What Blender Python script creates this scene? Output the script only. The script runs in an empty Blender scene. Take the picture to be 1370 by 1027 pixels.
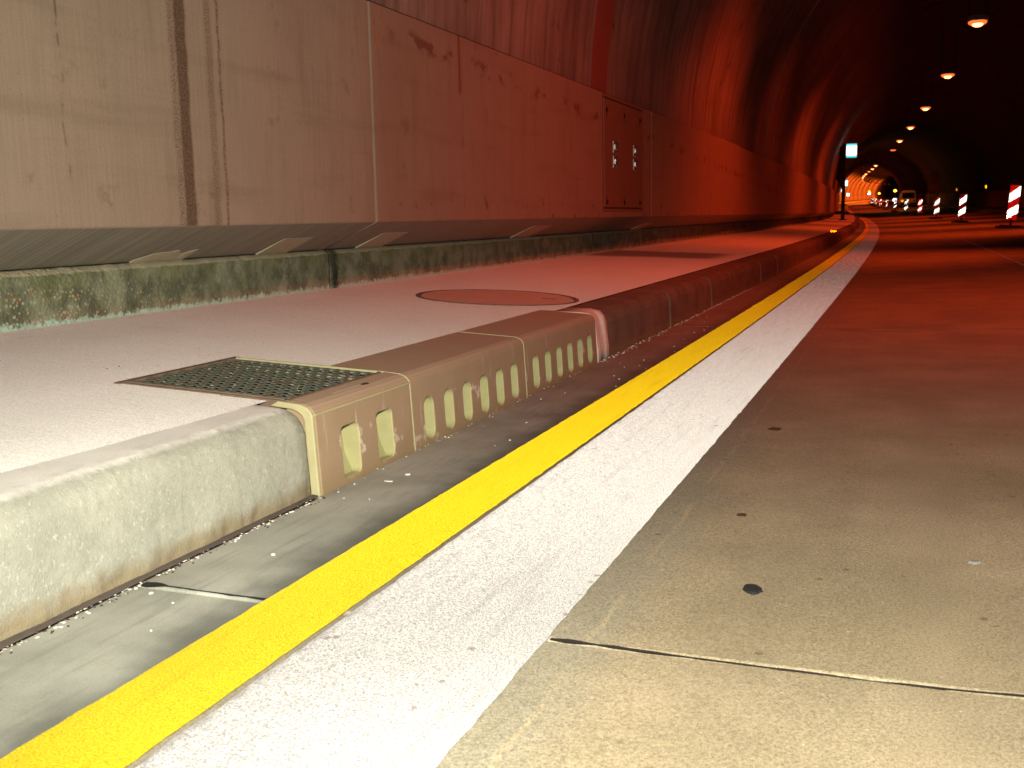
import bpy, bmesh, math, random
import numpy as np
from mathutils import Vector, Matrix, noise as mnoise

random.seed(7)
R = math.radians
sc = bpy.context.scene
col = sc.collection

# ------------------------------------------------------------------ camera
CAM = Vector((1.2283, 0.0, 0.6073))
F_PX, YAW, PITCH, ROLL = 1413.08, 0.3630, 0.1549, -0.0193
def cam_axes():
    cy, sy, cp, sp = math.cos(YAW), math.sin(YAW), math.cos(PITCH), math.sin(PITCH)
    f = Vector((-sy*cp, cy*cp, -sp)); r = Vector((cy, sy, 0)); u = r.cross(f)
    c, s = math.cos(ROLL), math.sin(ROLL)
    return c*r + s*u, -s*r + c*u, f
cr, cu, cf = cam_axes()
cd = bpy.data.cameras.new('camera'); cam = bpy.data.objects.new('camera', cd); col.objects.link(cam)
M = Matrix((cr, cu, -cf)).transposed().to_4x4(); M.translation = CAM
cam.matrix_world = M
cd.sensor_width = 36.0; cd.lens = F_PX/1370*36.0
cd.clip_start = 0.05; cd.clip_end = 2000
cd.dof.use_dof = True; cd.dof.focus_distance = 2.9; cd.dof.aperture_fstop = 13.0
sc.camera = cam

# ------------------------------------------------------------------ world: night outside the tunnel
w = bpy.data.worlds.new('World'); sc.world = w; w.use_nodes = True
wn = w.node_tree.nodes; bgn = wn.get('Background') or wn.new('ShaderNodeBackground')
bgn.inputs['Color'].default_value = (0.004, 0.006, 0.012, 1); bgn.inputs['Strength'].default_value = 0.05

sc.view_settings.view_transform = 'Standard'; sc.view_settings.look = 'None'
sc.view_settings.exposure = 0.28; sc.view_settings.gamma = 1.0
try: sc.view_settings.use_curve_mapping = False
except Exception: pass
cy = sc.cycles
cy.use_denoising = True
cy.blur_glossy = 0.0
cy.sample_clamp_indirect = 30.0
cy.max_bounces = 8; cy.diffuse_bounces = 3; cy.glossy_bounces = 5
cy.use_light_tree = True

# ------------------------------------------------------------------ the photographer's flash (a lit lamp on the camera)
FLASH_W = 610.0
fl = bpy.data.lights.new('camera_flash', 'SPOT'); flo = bpy.data.objects.new('camera_flash', fl); col.objects.link(flo)
flo.location = CAM + cu*0.19 - cf*0.02 + cr*0.02
fl.energy = FLASH_W; fl.color = (1.0, .955, 0.80); fl.shadow_soft_size = 0.03
fl.spot_size = R(108); fl.spot_blend = 0.9
flo.rotation_euler = (cf + cr*0.04 - cu*0.02).to_track_quat('-Z', 'Y').to_euler()

# ------------------------------------------------------------------ plan and profile of the road
DS = 0.25
YS = np.arange(-80, 560, DS)
KK = np.interp(YS, [-80, 78, 112, 150, 175, 560], [.00085, .00085, -.0002, -.0005, -.0009, -.0009])
TH = np.cumsum(KK)*DS; I0 = int(np.argmin(abs(YS))); TH -= TH[I0]
PX = np.cumsum(-np.sin(TH))*DS; PY = np.cumsum(np.cos(TH))*DS; PX -= PX[I0]; PY -= PY[I0]
def sag(y):
    if y <= 35: return 0.0
    if y <= 130: return (y-35)**2/10000
    return 0.9025 + (y-130)*0.015
def W(x, y, z):
    t = float(np.interp(y, YS, TH))
    return Vector((float(np.interp(y, YS, PX)) + x*math.cos(t), float(np.interp(y, YS, PY)) + x*math.sin(t), z + sag(y)))
def heading(y): return float(np.interp(y, YS, TH))
def road_z(x):
    return -0.0037*x if x < 1.2 else -0.0044 + 0.033*(x-1.2)
def walk_z(x): return 0.2024 - 0.0555*x

# ------------------------------------------------------------------ node helpers
class NT:
    def __init__(s, name):
        s.m = bpy.data.materials.new(name); s.m.use_nodes = True
        s.t = s.m.node_tree; s.n = s.t.nodes; s.l = s.t.links
        s.b = s.n.get('Principled BSDF'); s._uv = None; s._obj = None
    def put(s, sock, v):
        if isinstance(v, bpy.types.NodeSocket): s.l.new(v, sock)
        elif isinstance(v, (tuple, list)) and sock.type == 'RGBA' and len(v) == 3: sock.default_value = (*v, 1)
        else: sock.default_value = v
    def uv(s):
        if s._uv is None:
            nd = s.n.new('ShaderNodeUVMap'); nd.uv_map = 'uv'
            sp = s.n.new('ShaderNodeSeparateXYZ'); s.l.new(nd.outputs[0], sp.inputs[0])
            s._uv = (sp.outputs[0], sp.outputs[1], nd.outputs[0])
        return s._uv
    def obj(s):
        if s._obj is None: s._obj = s.n.new('ShaderNodeTexCoord').outputs['Object']
        return s._obj
    def pos(s):
        return s.n.new('ShaderNodeNewGeometry').outputs['Position']
    def comb(s, x=0.0, y=0.0, z=0.0):
        nd = s.n.new('ShaderNodeCombineXYZ')
        for i, v in enumerate((x, y, z)): s.put(nd.inputs[i], v)
        return nd.outputs[0]
    def scale(s, vec, sx, sy, sz):
        nd = s.n.new('ShaderNodeVectorMath'); nd.operation = 'MULTIPLY'
        s.put(nd.inputs[0], vec); nd.inputs[1].default_value = (sx, sy, sz); return nd.outputs[0]
    def noise(s, sc_, det=4, vec=None, rough=.55, col=False):
        nd = s.n.new('ShaderNodeTexNoise'); nd.inputs['Scale'].default_value = sc_
        nd.inputs['Detail'].default_value = det; nd.inputs['Roughness'].default_value = rough
        s.put(nd.inputs['Vector'], vec if vec is not None else s.pos())
        return nd.outputs['Color' if col else 'Fac']
    def voro(s, sc_, vec=None, out='Distance', rnd=1.0):
        nd = s.n.new('ShaderNodeTexVoronoi'); nd.inputs['Scale'].default_value = sc_
        nd.inputs['Randomness'].default_value = rnd
        s.put(nd.inputs['Vector'], vec if vec is not None else s.pos()); return nd.outputs[out]
    def math(s, op, a, b=0.0, c=0.0):
        nd = s.n.new('ShaderNodeMath'); nd.operation = op
        s.put(nd.inputs[0], a); s.put(nd.inputs[1], b); s.put(nd.inputs[2], c); return nd.outputs[0]
    def step(s, v, a, b, o0=0.0, o1=1.0):
        nd = s.n.new('ShaderNodeMapRange'); nd.interpolation_type = 'SMOOTHSTEP' if a < b else 'LINEAR'
        nd.clamp = True
        s.put(nd.inputs[0], v)
        for i, q in zip((1, 2, 3, 4), (a, b, o0, o1)): nd.inputs[i].default_value = q
        return nd.outputs[0]
    def mix(s, f, a, b, mode='MIX'):
        nd = s.n.new('ShaderNodeMix'); nd.data_type = 'RGBA'; nd.blend_type = mode; nd.clamp_factor = True
        s.put(nd.inputs[0], f); s.put(nd.inputs[6], a); s.put(nd.inputs[7], b); return nd.outputs[2]
    def band(s, v, c, h, soft):
        d = s.math('ABSOLUTE', s.math('SUBTRACT', v, c)); return s.step(d, h+soft, h-soft) if False else s.math('SUBTRACT', 1.0, s.step(d, max(h-soft, 0.0), h+soft))
    def mul(s, *a):
        r = a[0]
        for q in a[1:]: r = s.math('MULTIPLY', r, q)
        return r
    def bump(s, h, strength=.3, dist=.01):
        nd = s.n.new('ShaderNodeBump'); nd.inputs['Strength'].default_value = strength; nd.inputs['Distance'].default_value = dist
        s.put(nd.inputs['Height'], h); s.l.new(nd.outputs[0], s.b.inputs['Normal'])
    def done(s, color, rough=.85, metal=0.0, spec=.2):
        s.put(s.b.inputs['Base Color'], color); s.put(s.b.inputs['Roughness'], rough)
        s.b.inputs['Metallic'].default_value = metal; s.b.inputs['Specular IOR Level'].default_value = spec
        return s.m

def plain(name, c, rough=.6, metal=0.0, var=.25, scl=9):
    t = NT(name); n = t.noise(scl, 5, t.obj())
    d = tuple(q*(1-var) for q in c); u = tuple(min(q*(1+var), 1) for q in c)
    return t.done(t.mix(n, d, u), rough, metal)
def emit(name, c, s):
    t = NT(name); t.b.inputs['Emission Color'].default_value = (*c, 1); t.b.inputs['Emission Strength'].default_value = s
    return t.done(tuple(min(q*.5, 1) for q in c), .4)

def grain(t, c, amount=.18, f1=900, f2=260):
    n1 = t.noise(f1, 2); n2 = t.noise(f2, 3)
    g = t.math('ADD', t.math('MULTIPLY', n1, .6), t.math('MULTIPLY', n2, .4))
    g = t.step(g, .28, .72, 1-amount*1.6, 1+amount*1.6)
    gc = t.comb(g, g, g)
    return t.mix(1.0, c, gc, 'MULTIPLY')

# --- wall panels
def make_wall_mat():
    t = NT('wall_concrete'); z, y, _ = t.uv()
    st = t.noise(1, 4, t.comb(t.math('MULTIPLY', y, 85), t.math('MULTIPLY', z, 3.0), 0))
    st2 = t.noise(1, 5, t.comb(t.math('MULTIPLY', y, 9), t.math('MULTIPLY', z, 1.1), 3.0))
    bl = t.noise(2.4, 6)
    c = t.mix(bl, (.200, .155, .112), (.290, .226, .168))
    c = t.mix(t.math('MULTIPLY', t.step(st, .3, .75), .35), c, (.31, .26, .19))
    c = t.mix(t.math('MULTIPLY', t.step(st2, .52, .72), .28), c, (.14, .108, .066))
    hz = t.noise(1, 4, t.comb(t.math('MULTIPLY', y, .9), t.math('MULTIPLY', z, 9), 5.0))
    c = t.mix(t.math('MULTIPLY', t.step(hz, .52, .72), .25), c, (.12, .088, .052))
    # pores
    po = t.voro(48, None); pn = t.noise(30, 2)
    pm = t.mul(t.math('SUBTRACT', 1.0, t.step(po, .06, .16)), t.step(pn, .58, .66))
    c = t.mix(t.math('MULTIPLY', pm, .6), c, (.06, .045, .03))
    wob = t.math('MULTIPLY', t.math('SUBTRACT', t.noise(14, 4), .5), .020)
    yw = t.math('ADD', y, wob)
    gr = t.step(t.noise(160, 3), .38, .62)
    inpanel = t.step(z, .603, .606)
    gz = t.step(z, .62, 1.6, .75, 1.0)
    b1 = t.mul(t.band(yw, 3.185, .030, .010), t.math('ADD', .62, t.math('MULTIPLY', gr, .34)))
    b1b = t.mul(t.band(yw, 3.135, .016, .010), gr, .65)
    b2 = t.mul(t.band(yw, 3.345, .020, .012), t.step(t.noise(190, 4, None, .7), .40, .62), .75)
    b3 = t.mul(t.band(yw, 3.405, .008, .006), t.step(t.noise(150, 4, None, .7), .36, .60), .8)
    for b in (b1, b1b, b2, b3):
        c = t.mix(t.mul(b, inpanel), c, (.070, .038, .020))
    # crack left, weeping
    wob2 = t.math('MULTIPLY', t.math('SUBTRACT', t.noise(1, 5, t.comb(0.0, t.math('MULTIPLY', z, 7), 1.0)), .5), .05)
    cr_ = t.mul(t.band(t.math('ADD', y, wob2), 2.602, .0035, .005), t.step(z, .74, .80), t.step(t.noise(12, 3), .40, .56))
    c = t.mix(t.math('MULTIPLY', cr_, .8), c, (.09, .07, .05))
    # drip under the top edge and its thin continuation
    dr = t.mul(t.band(t.math('ADD', y, t.math('MULTIPLY', wob, .6)), 5.67, .017, .010), t.step(z, 1.29, 1.33))
    dr2 = t.mul(t.band(yw, 5.70, .008, .008), t.step(t.noise(1, 3, t.comb(0.0, t.math('MULTIPLY', z, 9), 0.0)), .45, .6), .5)
    c = t.mix(t.mul(dr, .85), c, (.13, .03, .012)); c = t.mix(t.mul(dr2, inpanel), c, (.13, .04, .02))
    # dark scuffs along the upper part of the second panel and near its foot
    yn = t.noise(1, 5, t.comb(t.math('MULTIPLY', y, 4.2), t.math('MULTIPLY', z, 7), 8.0), .65)
    line = t.math('SUBTRACT', 1.60, t.math('MULTIPLY', t.math('SUBTRACT', y, 4.7), .027))
    scf = t.mul(t.band(z, line, .045, .035) if False else t.math('SUBTRACT', 1.0, t.step(t.math('ABSOLUTE', t.math('SUBTRACT', z, t.math('SUBTRACT', line, .075))), .01, .07)),
                t.step(yn, .52, .60), t.step(y, 4.75, 4.9))
    c = t.mix(t.math('MULTIPLY', scf, .8), c, (.07, .022, .012))
    yn2 = t.noise(1, 5, t.comb(t.math('MULTIPLY', y, 11), t.math('MULTIPLY', z, 9), 2.0), .6)
    foot = t.mul(t.step(yn2, .60, .66), t.step(y, 4.7, 4.9), t.math('SUBTRACT', 1.0, t.step(z, .66, .82)), inpanel)
    c = t.mix(t.math('MULTIPLY', foot, .8), c, (.07, .022, .012))
    bs = t.mul(t.step(t.noise(6, 6, None, .65), .60, .70), inpanel)
    c = t.mix(t.math('MULTIPLY', bs, .35), c, (.085, .065, .045))
    fs = t.mul(t.math('SUBTRACT', 1.0, t.step(t.voro(95), .10, .22)), t.step(t.noise(16, 4), .52, .64))
    c = t.mix(t.math('MULTIPLY', fs, .45), c, (.07, .055, .035))
    # red lamp light put into the colour from the second panel on
    c = t.mix(t.math('MULTIPLY', t.step(y, 4.4, 4.75), .40), c, (.17, .075, .04))
    # undercut: grey green tone
    und = t.math('SUBTRACT', 1.0, t.step(z, .598, .604))
    ug = t.mix(t.step(st, .35, .7), (.19, .188, .145), (.27, .262, .215))
    c = t.mix(t.math('MULTIPLY', und, .85), c, ug)
    h = t.math('ADD', t.math('MULTIPLY', st, .5), t.math('MULTIPLY', t.noise(120, 4), .6))
    t.bump(h, .35, .004)
    return t.done(grain(t, c, .10), .85)
def make_door_mat():
    t = NT('door_paint'); n = t.noise(7, 5); c = t.mix(n, (.15, .078, .050), (.20, .105, .068))
    return t.done(grain(t, c, .08), .6)
def make_base_mat():
    t = NT('mossy_concrete'); z, y, _ = t.uv()
    n = t.noise(9, 6); c = t.mix(t.step(n, .35, .65), (.098, .105, .066), (.21, .215, .14))
    vc = t.voro(75, None, 'Color'); sp = t.n.new('ShaderNodeSeparateColor'); t.l.new(vc, sp.inputs[0])
    vd = t.voro(75)
    near = t.math('SUBTRACT', 1.0, t.step(y, 2.6, 4.0))
    ag = t.mul(t.step(sp.outputs[0], .48, .53), t.math('SUBTRACT', 1.0, t.step(vd, .30, .50)), t.math('ADD', .25, t.math('MULTIPLY', near, .75)))
    ac = t.mix(sp.outputs[1], (.36, .28, .14), (.30, .31, .26)); ac = t.mix(t.step(sp.outputs[2], .82, .86), ac, (.40, .17, .05))
    lowr = t.math('SUBTRACT', 1.0, t.step(z, .38, .46))
    c = t.mix(t.mul(ag, t.math('ADD', .25, t.math('MULTIPLY', lowr, .75))), c, ac)
    mo = t.mul(t.step(t.noise(5, 5), .40, .62), t.step(z, .36, .45))
    c = t.mix(t.math('MULTIPLY', mo, .75), c, (.12, .135, .05))
    c = t.mix(t.step(t.math('ADD', z, t.math('MULTIPLY', t.math('SUBTRACT', t.noise(24, 4), .5), .02)), .450, .458), c, (.34, .30, .20))
    # cement slurry smeared up from the walkway
    en = t.math('ADD', t.math('MULTIPLY', t.math('SUBTRACT', t.noise(38, 5, None, .7), .5), .085), z)
    sm = t.math('SUBTRACT', 1.0, t.step(en, .291, .306))
    c = t.mix(t.math('MULTIPLY', sm, .9), c, (.33, .46, .38))
    sk = t.mul(t.step(t.noise(4, 6), .56, .66), t.step(t.noise(25, 4), .45, .6), .5)
    c = t.mix(sk, c, (.24, .25, .20))
    jb = t.mul(t.math('SUBTRACT', 1.0, t.step(t.math('ABSOLUTE', t.math('SUBTRACT', t.math('ADD', y, t.math('MULTIPLY', t.math('SUBTRACT', t.noise(9, 3), .5), .12)), 4.635)), .012, .06)), .85)
    c = t.mix(jb, c, (.012, .013, .010))
    h = t.math('ADD', t.math('MULTIPLY', t.math('SUBTRACT', 1.0, vd), t.mul(near, .8)), t.math('MULTIPLY', t.noise(60, 5), .8))
    t.bump(h, .7, .006)
    return t.done(c, .92)
def make_walk_mat():
    t = NT('walkway_concrete'); x, y, _ = t.uv()
    br = t.noise(1, 4, t.comb(t.math('MULTIPLY', x, 4), t.math('MULTIPLY', y, 120), 0))
    c = t.mix(t.noise(3, 5), (.52, .51, .49), (.64, .628, .605))
    c = t.mix(t.math('MULTIPLY', t.step(br, .35, .7), .3), c, (.73, .715, .69))
    sp = t.mul(t.math('SUBTRACT', 1.0, t.step(t.voro(60), .05, .13)), t.step(t.noise(18, 2), .60, .68))
    c = t.mix(t.math('MULTIPLY', sp, .6), c, (.25, .20, .17))
    d = t.mul(t.step(t.noise(7, 6), .55, .75), t.step(x, -1.1, -1.45) if False else t.math('SUBTRACT', 1.0, t.step(x, -1.42, -.85)), .5)
    c = t.mix(d, c, (.42, .40, .36))
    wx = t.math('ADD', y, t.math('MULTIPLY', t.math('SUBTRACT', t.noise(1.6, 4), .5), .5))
    # a shadow band painted across the walkway, tapering towards the kerb
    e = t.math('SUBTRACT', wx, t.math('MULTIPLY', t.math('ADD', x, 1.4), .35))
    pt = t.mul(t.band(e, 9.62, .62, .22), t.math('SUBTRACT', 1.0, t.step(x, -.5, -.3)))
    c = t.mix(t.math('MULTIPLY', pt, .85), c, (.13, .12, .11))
    c = t.mix(t.math('MULTIPLY', t.step(y, 11, 20), .35), c, (.40, .38, .34))
    t.bump(t.math('ADD', t.math('MULTIPLY', br, 1.0), t.noise(450, 3)), .5, .004)
    t.b.inputs['Sheen Weight'].default_value = .42; t.b.inputs['Sheen Roughness'].default_value = .5; t.put(t.b.inputs['Sheen Tint'], c)
    return t.done(grain(t, c, .26, 500, 170), .8)
def make_kerbstone_mat(name, a, b, bumpy):
    t = NT(name); n = t.noise(6, 6); c = t.mix(t.step(n, .3, .7), a, b)
    f = t.noise(70, 5, None, .7); c = t.mix(t.math('MULTIPLY', t.step(f, .42, .66), .30), c, tuple(q*.66 for q in a))
    pk = t.step(t.noise(130, 2), .60, .70); c = t.mix(t.math('MULTIPLY', pk, .5), c, tuple(min(1, q*1.35) for q in b))
    z, y, _ = t.uv()
    dirt = t.mul(t.math('SUBTRACT', 1.0, t.step(t.math('ADD', z, t.math('MULTIPLY', t.math('SUBTRACT', t.noise(22, 4), .5), .05)), .012, .05)), .75)
    c = t.mix(dirt, c, (.16, .12, .06))
    if name.startswith('rough'):
        c = t.mix(t.math('MULTIPLY', t.step(t.math('ADD', z, t.math('MULTIPLY', t.math('SUBTRACT', t.noise(60, 5), .5), .010)), .194, .208), .9), c, (.60, .59, .56))
    t.bump(t.math('ADD', t.noise(230, 5, None, .7), t.math('MULTIPLY', t.noise(260, 3), .4)), bumpy, .006)
    return t.done(c, .9)
def make_insert_mat():
    t = NT('polymer_concrete'); z, y, _ = t.uv()
    n = t.noise(8, 6); c = t.mix(n, (.215, .152, .096), (.285, .204, .134))
    s = t.noise(1, 4, t.comb(t.math('MULTIPLY', y, 60), t.math('MULTIPLY', z, 3), 0))
    wh = t.mul(t.step(s, .60, .70), t.step(t.noise(5, 3), .46, .62), t.step(z, .05, .09), .55)
    c = t.mix(wh, c, (.52, .45, .38))
    ch = t.mul(t.step(t.noise(16, 4), .60, .66), t.math('SUBTRACT', 1.0, t.step(z, .10, .13)), .6)
    c = t.mix(ch, c, (.52, .47, .38))
    c = t.mix(t.math('MULTIPLY', t.step(z, .185, .205), .55), c, (.36, .275, .20))
    dt = t.math('SUBTRACT', 1.0, t.step(t.math('ADD', z, t.math('MULTIPLY', t.noise(9, 3), .04)), .02, .085))
    c = t.mix(t.math('MULTIPLY', dt, .5), c, (.19, .145, .07))
    t.bump(t.noise(150, 4), .2, .003)
    return t.done(grain(t, c, .06), .75)
def make_road_mat():
    t = NT('road_concrete'); x, y, _ = t.uv()
    n = t.noise(2.2, 7, None, .6); c = t.mix(t.step(n, .3, .7), (.142, .118, .074), (.208, .172, .112))
    st = t.noise(1, 5, t.comb(t.math('MULTIPLY', x, 3.2), t.math('MULTIPLY', y, .5), 0)); c = t.mix(t.math('MULTIPLY', t.step(st, .45, .7), .4), c, (.12, .095, .06))
    # tyre-polished grey band beside the white line, sealing residue, spots
    gb = t.math('SUBTRACT', 1.0, t.step(t.math('ADD', x, t.math('MULTIPLY', t.math('SUBTRACT', t.noise(6, 4), .5), .12)), .78, .90))
    c = t.mix(t.math('MULTIPLY', gb, .6), c, (.14, .135, .105))
    xw = t.math('ADD', x, t.math('MULTIPLY', t.math('SUBTRACT', t.noise(9, 4), .5), .03))
    ln = t.mul(t.band(xw, .808, .0045, .004), t.step(t.noise(5, 4), .42, .55))
    c = t.mix(t.math('MULTIPLY', ln, .20), c, (.36, .27, .15))
    sp = t.mul(t.math('SUBTRACT', 1.0, t.step(t.voro(17), .06, .14)), t.step(t.noise(7, 2), .50, .58))
    c = t.mix(t.math('MULTIPLY', sp, .75), c, (.055, .035, .022))
    pk = t.mul(t.math('SUBTRACT', 1.0, t.step(t.voro(55), .08, .17)), t.step(t.noise(40, 2), .55, .62))
    c = t.mix(t.math('MULTIPLY', pk, .5), c, (.34, .27, .18))
    # dull, dirtier stretch further along the lane
    t.bump(t.math('ADD', t.noise(260, 4), t.math('MULTIPLY', t.noise(60, 3), .5)), .35, .003)
    return t.done(grain(t, c, .34, 520, 210), .8, spec=.3)
def make_gutter_mat():
    t = NT('gutter_concrete'); x, y, _ = t.uv()
    n = t.noise(4, 6); c = t.mix(t.step(n, .3, .7), (.19, .197, .168), (.28, .285, .25))
    m = t.math('ADD', x, t.math('MULTIPLY', t.math('SUBTRACT', t.noise(7, 5), .5), .16))
    w1 = t.step(m, .15, .27); c = t.mix(t.math('MULTIPLY', w1, .85), c, (.060, .064, .055))
    s = t.noise(1, 5, t.comb(t.math('MULTIPLY', x, 45), t.math('MULTIPLY', y, 4), 0)); c = t.mix(t.math('MULTIPLY', t.step(s, .5, .7), .4), c, (.11, .115, .098))
    c = t.mix(t.math('MULTIPLY', t.step(y, 2.2, 4.2), .45), c, (.10, .078, .06))
    t.bump(t.noise(140, 4), .2, .003)
    return t.done(grain(t, c, .10), .6)
def make_paint(name, a, b, wear, yl=False, bead=(1.0, .96, .95), amt=.34):
    t = NT(name); x, y, _ = t.uv()
    g = t.noise(330, 3, None, .7); c = t.mix(t.step(g, .36, .60), a, b)
    sc_ = t.noise(1, 5, t.comb(t.math('MULTIPLY', x, 34), t.math('MULTIPLY', y, 2.2), 6.0), .6)
    c = t.mix(t.mul(t.step(sc_, .52, .70), .18 if yl else .20), c, tuple(q*.5 for q in a))
    sk_ = t.mul(t.math('SUBTRACT', 1.0, t.step(t.voro(75), .10, .20)), t.step(t.noise(20, 3), .50, .60))
    c = t.mix(t.math('MULTIPLY', sk_, .55), c, tuple(q*.35 for q in a))
    m = t.mul(t.step(t.noise(60, 6, None, .75), .60, .70), t.step(t.noise(4, 4), .45, .62), wear)
    c = t.mix(m, c, tuple(q*.45 for q in a))
    if not yl:
        k = t.mul(t.math('SUBTRACT', 1.0, t.step(t.voro(26), .13, .24)), t.step(t.noise(1, 3, t.comb(t.math('MULTIPLY', x, 11), t.math('MULTIPLY', y, 2.0), 0)), .52, .60), t.step(t.noise(70, 3), .4, .55))
        c = t.mix(t.math('MULTIPLY', k, .85), c, (.26, .22, .20))
        e = t.math('ADD', x, t.math('MULTIPLY', t.math('SUBTRACT', t.noise(30, 5), .5), .05))
        c = t.mix(t.math('MULTIPLY', t.math('SUBTRACT', 1.0, t.step(e, .416, .438)), .6), c, (.16, .15, .13))
        far = t.step(y, 4, 14); ss = t.noise(1, 5, t.comb(t.math('MULTIPLY', x, 40), t.math('MULTIPLY', y, 3), 0))
        c = t.mix(t.mul(far, t.step(ss, .42, .6), .75), c, (.25, .24, .23))
    t.bump(t.math('ADD', g, t.math('MULTIPLY', t.noise(900, 2), .6)), 1.0, .012)
    t.done(c, .6, spec=.2)
    # glass beads send light back to where it came from, most of all at shallow angles
    inc = t.n.new('ShaderNodeNewGeometry').outputs['Incoming']
    rb = t.n.new('ShaderNodeBsdfGlossy'); rb.inputs['Roughness'].default_value = .5; t.put(rb.inputs['Color'], t.mix(.55, c, t.mix(m, t.mix(t.step(g, .36, .60), tuple(q*.42 for q in bead), bead), tuple(q*.3 for q in bead)))); t.l.new(inc, rb.inputs['Normal'])
    lw = t.n.new('ShaderNodeLayerWeight'); fac = t.step(lw.outputs['Facing'], .60, .99, .0, amt)
    mx = t.n.new('ShaderNodeMixShader'); t.l.new(t.mul(fac, t.step(g, .34, .62, .30, 1.0)), mx.inputs[0])
    t.l.new(t.b.outputs[0], mx.inputs[1]); t.l.new(rb.outputs[0], mx.inputs[2]); t.l.new(mx.outputs[0], t.n.get('Material Output').inputs['Surface'])
    return t.m
def make_vault_mat():
    t = NT('vault_concrete'); s_, y, _ = t.uv()
    n = t.noise(.7, 6); c = t.mix(t.step(n, .3, .7), (.15, .11, .09), (.26, .195, .16))
    st = t.noise(1, 5, t.comb(t.math('MULTIPLY', y, 7), t.math('MULTIPLY', s_, .55), 0)); c = t.mix(t.math('MULTIPLY', t.step(st, .42, .68), .7), c, (.085, .058, .046))
    st2 = t.noise(1, 4, t.comb(t.math('MULTIPLY', y, 45), t.math('MULTIPLY', s_, 2), 3)); c = t.mix(t.math('MULTIPLY', t.step(st2, .5, .72), .5), c, (.32, .25, .22))
    bl = t.step(t.noise(2.1, 4, None, .7), .64, .70); c = t.mix(t.math('MULTIPLY', bl, .6), c, (.03, .02, .016))
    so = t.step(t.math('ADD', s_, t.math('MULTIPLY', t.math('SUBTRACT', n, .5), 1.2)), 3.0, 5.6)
    c = t.mix(t.math('MULTIPLY', so, .93), c, (.010, .009, .009))  # unlit roof painted into the colour: crown and right side near black
    t.bump(t.math('ADD', st2, t.noise(25, 4)), .4, .008)
    return t.done(c, .9)
def make_grate_mat():
    t = NT('grate_steel'); n = t.noise(35, 5, t.pos()); c = t.mix(t.step(n, .52, .72), (.085, .098, .078), (.13, .075, .045))
    d = t.step(t.noise(60, 3), .60, .70); c = t.mix(t.math('MULTIPLY', d, .6), c, (.40, .40, .30))
    return t.done(c, .55, .25)

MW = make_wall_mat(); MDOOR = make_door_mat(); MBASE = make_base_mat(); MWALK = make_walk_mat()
MSTONE = make_kerbstone_mat('rough_kerb_stone', (.215, .22, .185), (.275, .275, .23), .45)
MKERB = make_kerbstone_mat('dark_kerb_stone', (.10, .068, .05), (.15, .105, .078), .4)
MINS = make_insert_mat(); MROAD = make_road_mat(); MGUT = make_gutter_mat()
MWHITE = make_paint('white_road_paint', (.30, .295, .30), (.74, .73, .74), .75)
MYEL = make_paint('yellow_road_tape', (.60, .385, .004), (.95, .70, .02), .8, True, (1.0, .69, .006))
MVAULT = make_vault_mat(); MGRATE = make_grate_mat()
MJOINT = plain('joint_sealant', (.07, .058, .05), .8, 0, .4, 40)
MDARK = plain('dark_joint_filler', (.012, .011, .010), .9, 0, .3, 30)
MBLACK = plain('black_rubber', (.010, .010, .010), .7, 0, .2, 12)
MPOST = plain('dark_steel', (.022, .018, .016), .6, .3)
MCHROME = plain('zinc_latch', (.62, .66, .68), .32, .9, .15, 60)
MPALE = plain('pale_resin', (.27, .255, .125), .7, 0, .18, 22)
MEDGE = plain('pale_resin_edge', (.29, .265, .15), .7, 0, .18, 30)
MMORT = plain('pale_mortar', (.37, .335, .235), .9, 0, .22, 35)
MPINK = plain('pinkish_mortar', (.50, .40, .35), .9, 0, .2, 30)
MRUST = plain('rusty_iron', (.13, .088, .062), .8, .05, .45, 25)
MGRIT = plain('pale_grit', (.46, .44, .39), .85, 0, .55, 120)
MTAR = plain('tar', (.008, .008, .009), .85, 0, .2, 30)
MSPOT = plain('brown_spot', (.045, .028, .018), .8, 0, .4, 60)
MRED = plain('red_sheeting', (.55, .012, .008), .45, 0, .12, 8)
MCHALK = plain('orange_chalk', (.42, .17, .02), .8, 0, .2, 80)
MSIGNRIM = plain('sign_casing', (.62, .66, .66), .5, 0, .08, 6)
MVANP = plain('van_paint', (.62, .58, .52), .35, 0, .06, 3)
MGLASSDK = plain('dark_glass', (.012, .013, .016), .12, 0, .2, 3)
MLAMPBODY = plain('lamp_casing', (.18, .17, .16), .5, .4)
MSIGNBACK = plain('sign_back', (.03, .028, .027), .6, .2)
MCONE = plain('cone_orange', (.55, .09, .01), .5, 0, .1, 6)
MCONEW = plain('white_collar', (.80, .82, .84), .4, 0, .05, 6)
MFAN = plain('fan_casing', (.34, .31, .28), .5, .3)
E_LENS = emit('sodium_lens', (1.0, .36, .10), 7.0)
E_BOWL = emit('sodium_bowl', (1.0, .15, .03), 1.3)
E_LENSDIM = emit('dim_sodium_lens', (1.0, .22, .05), 2.2)
E_WHITE = emit('lit_sign_white', (.95, 1.0, .97), 3.0)
E_CYAN = emit('lit_sign_cyan', (.05, .75, .80), 1.1)
E_AMBER = emit('amber_lens', (1.0, .42, .03), 6.0)
E_COOL = emit('work_light_lens', (.86, .86, 1.0), 6.0)
E_TAIL = emit('van_lamp', (1.0, .30, .03), 1.5)
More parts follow.
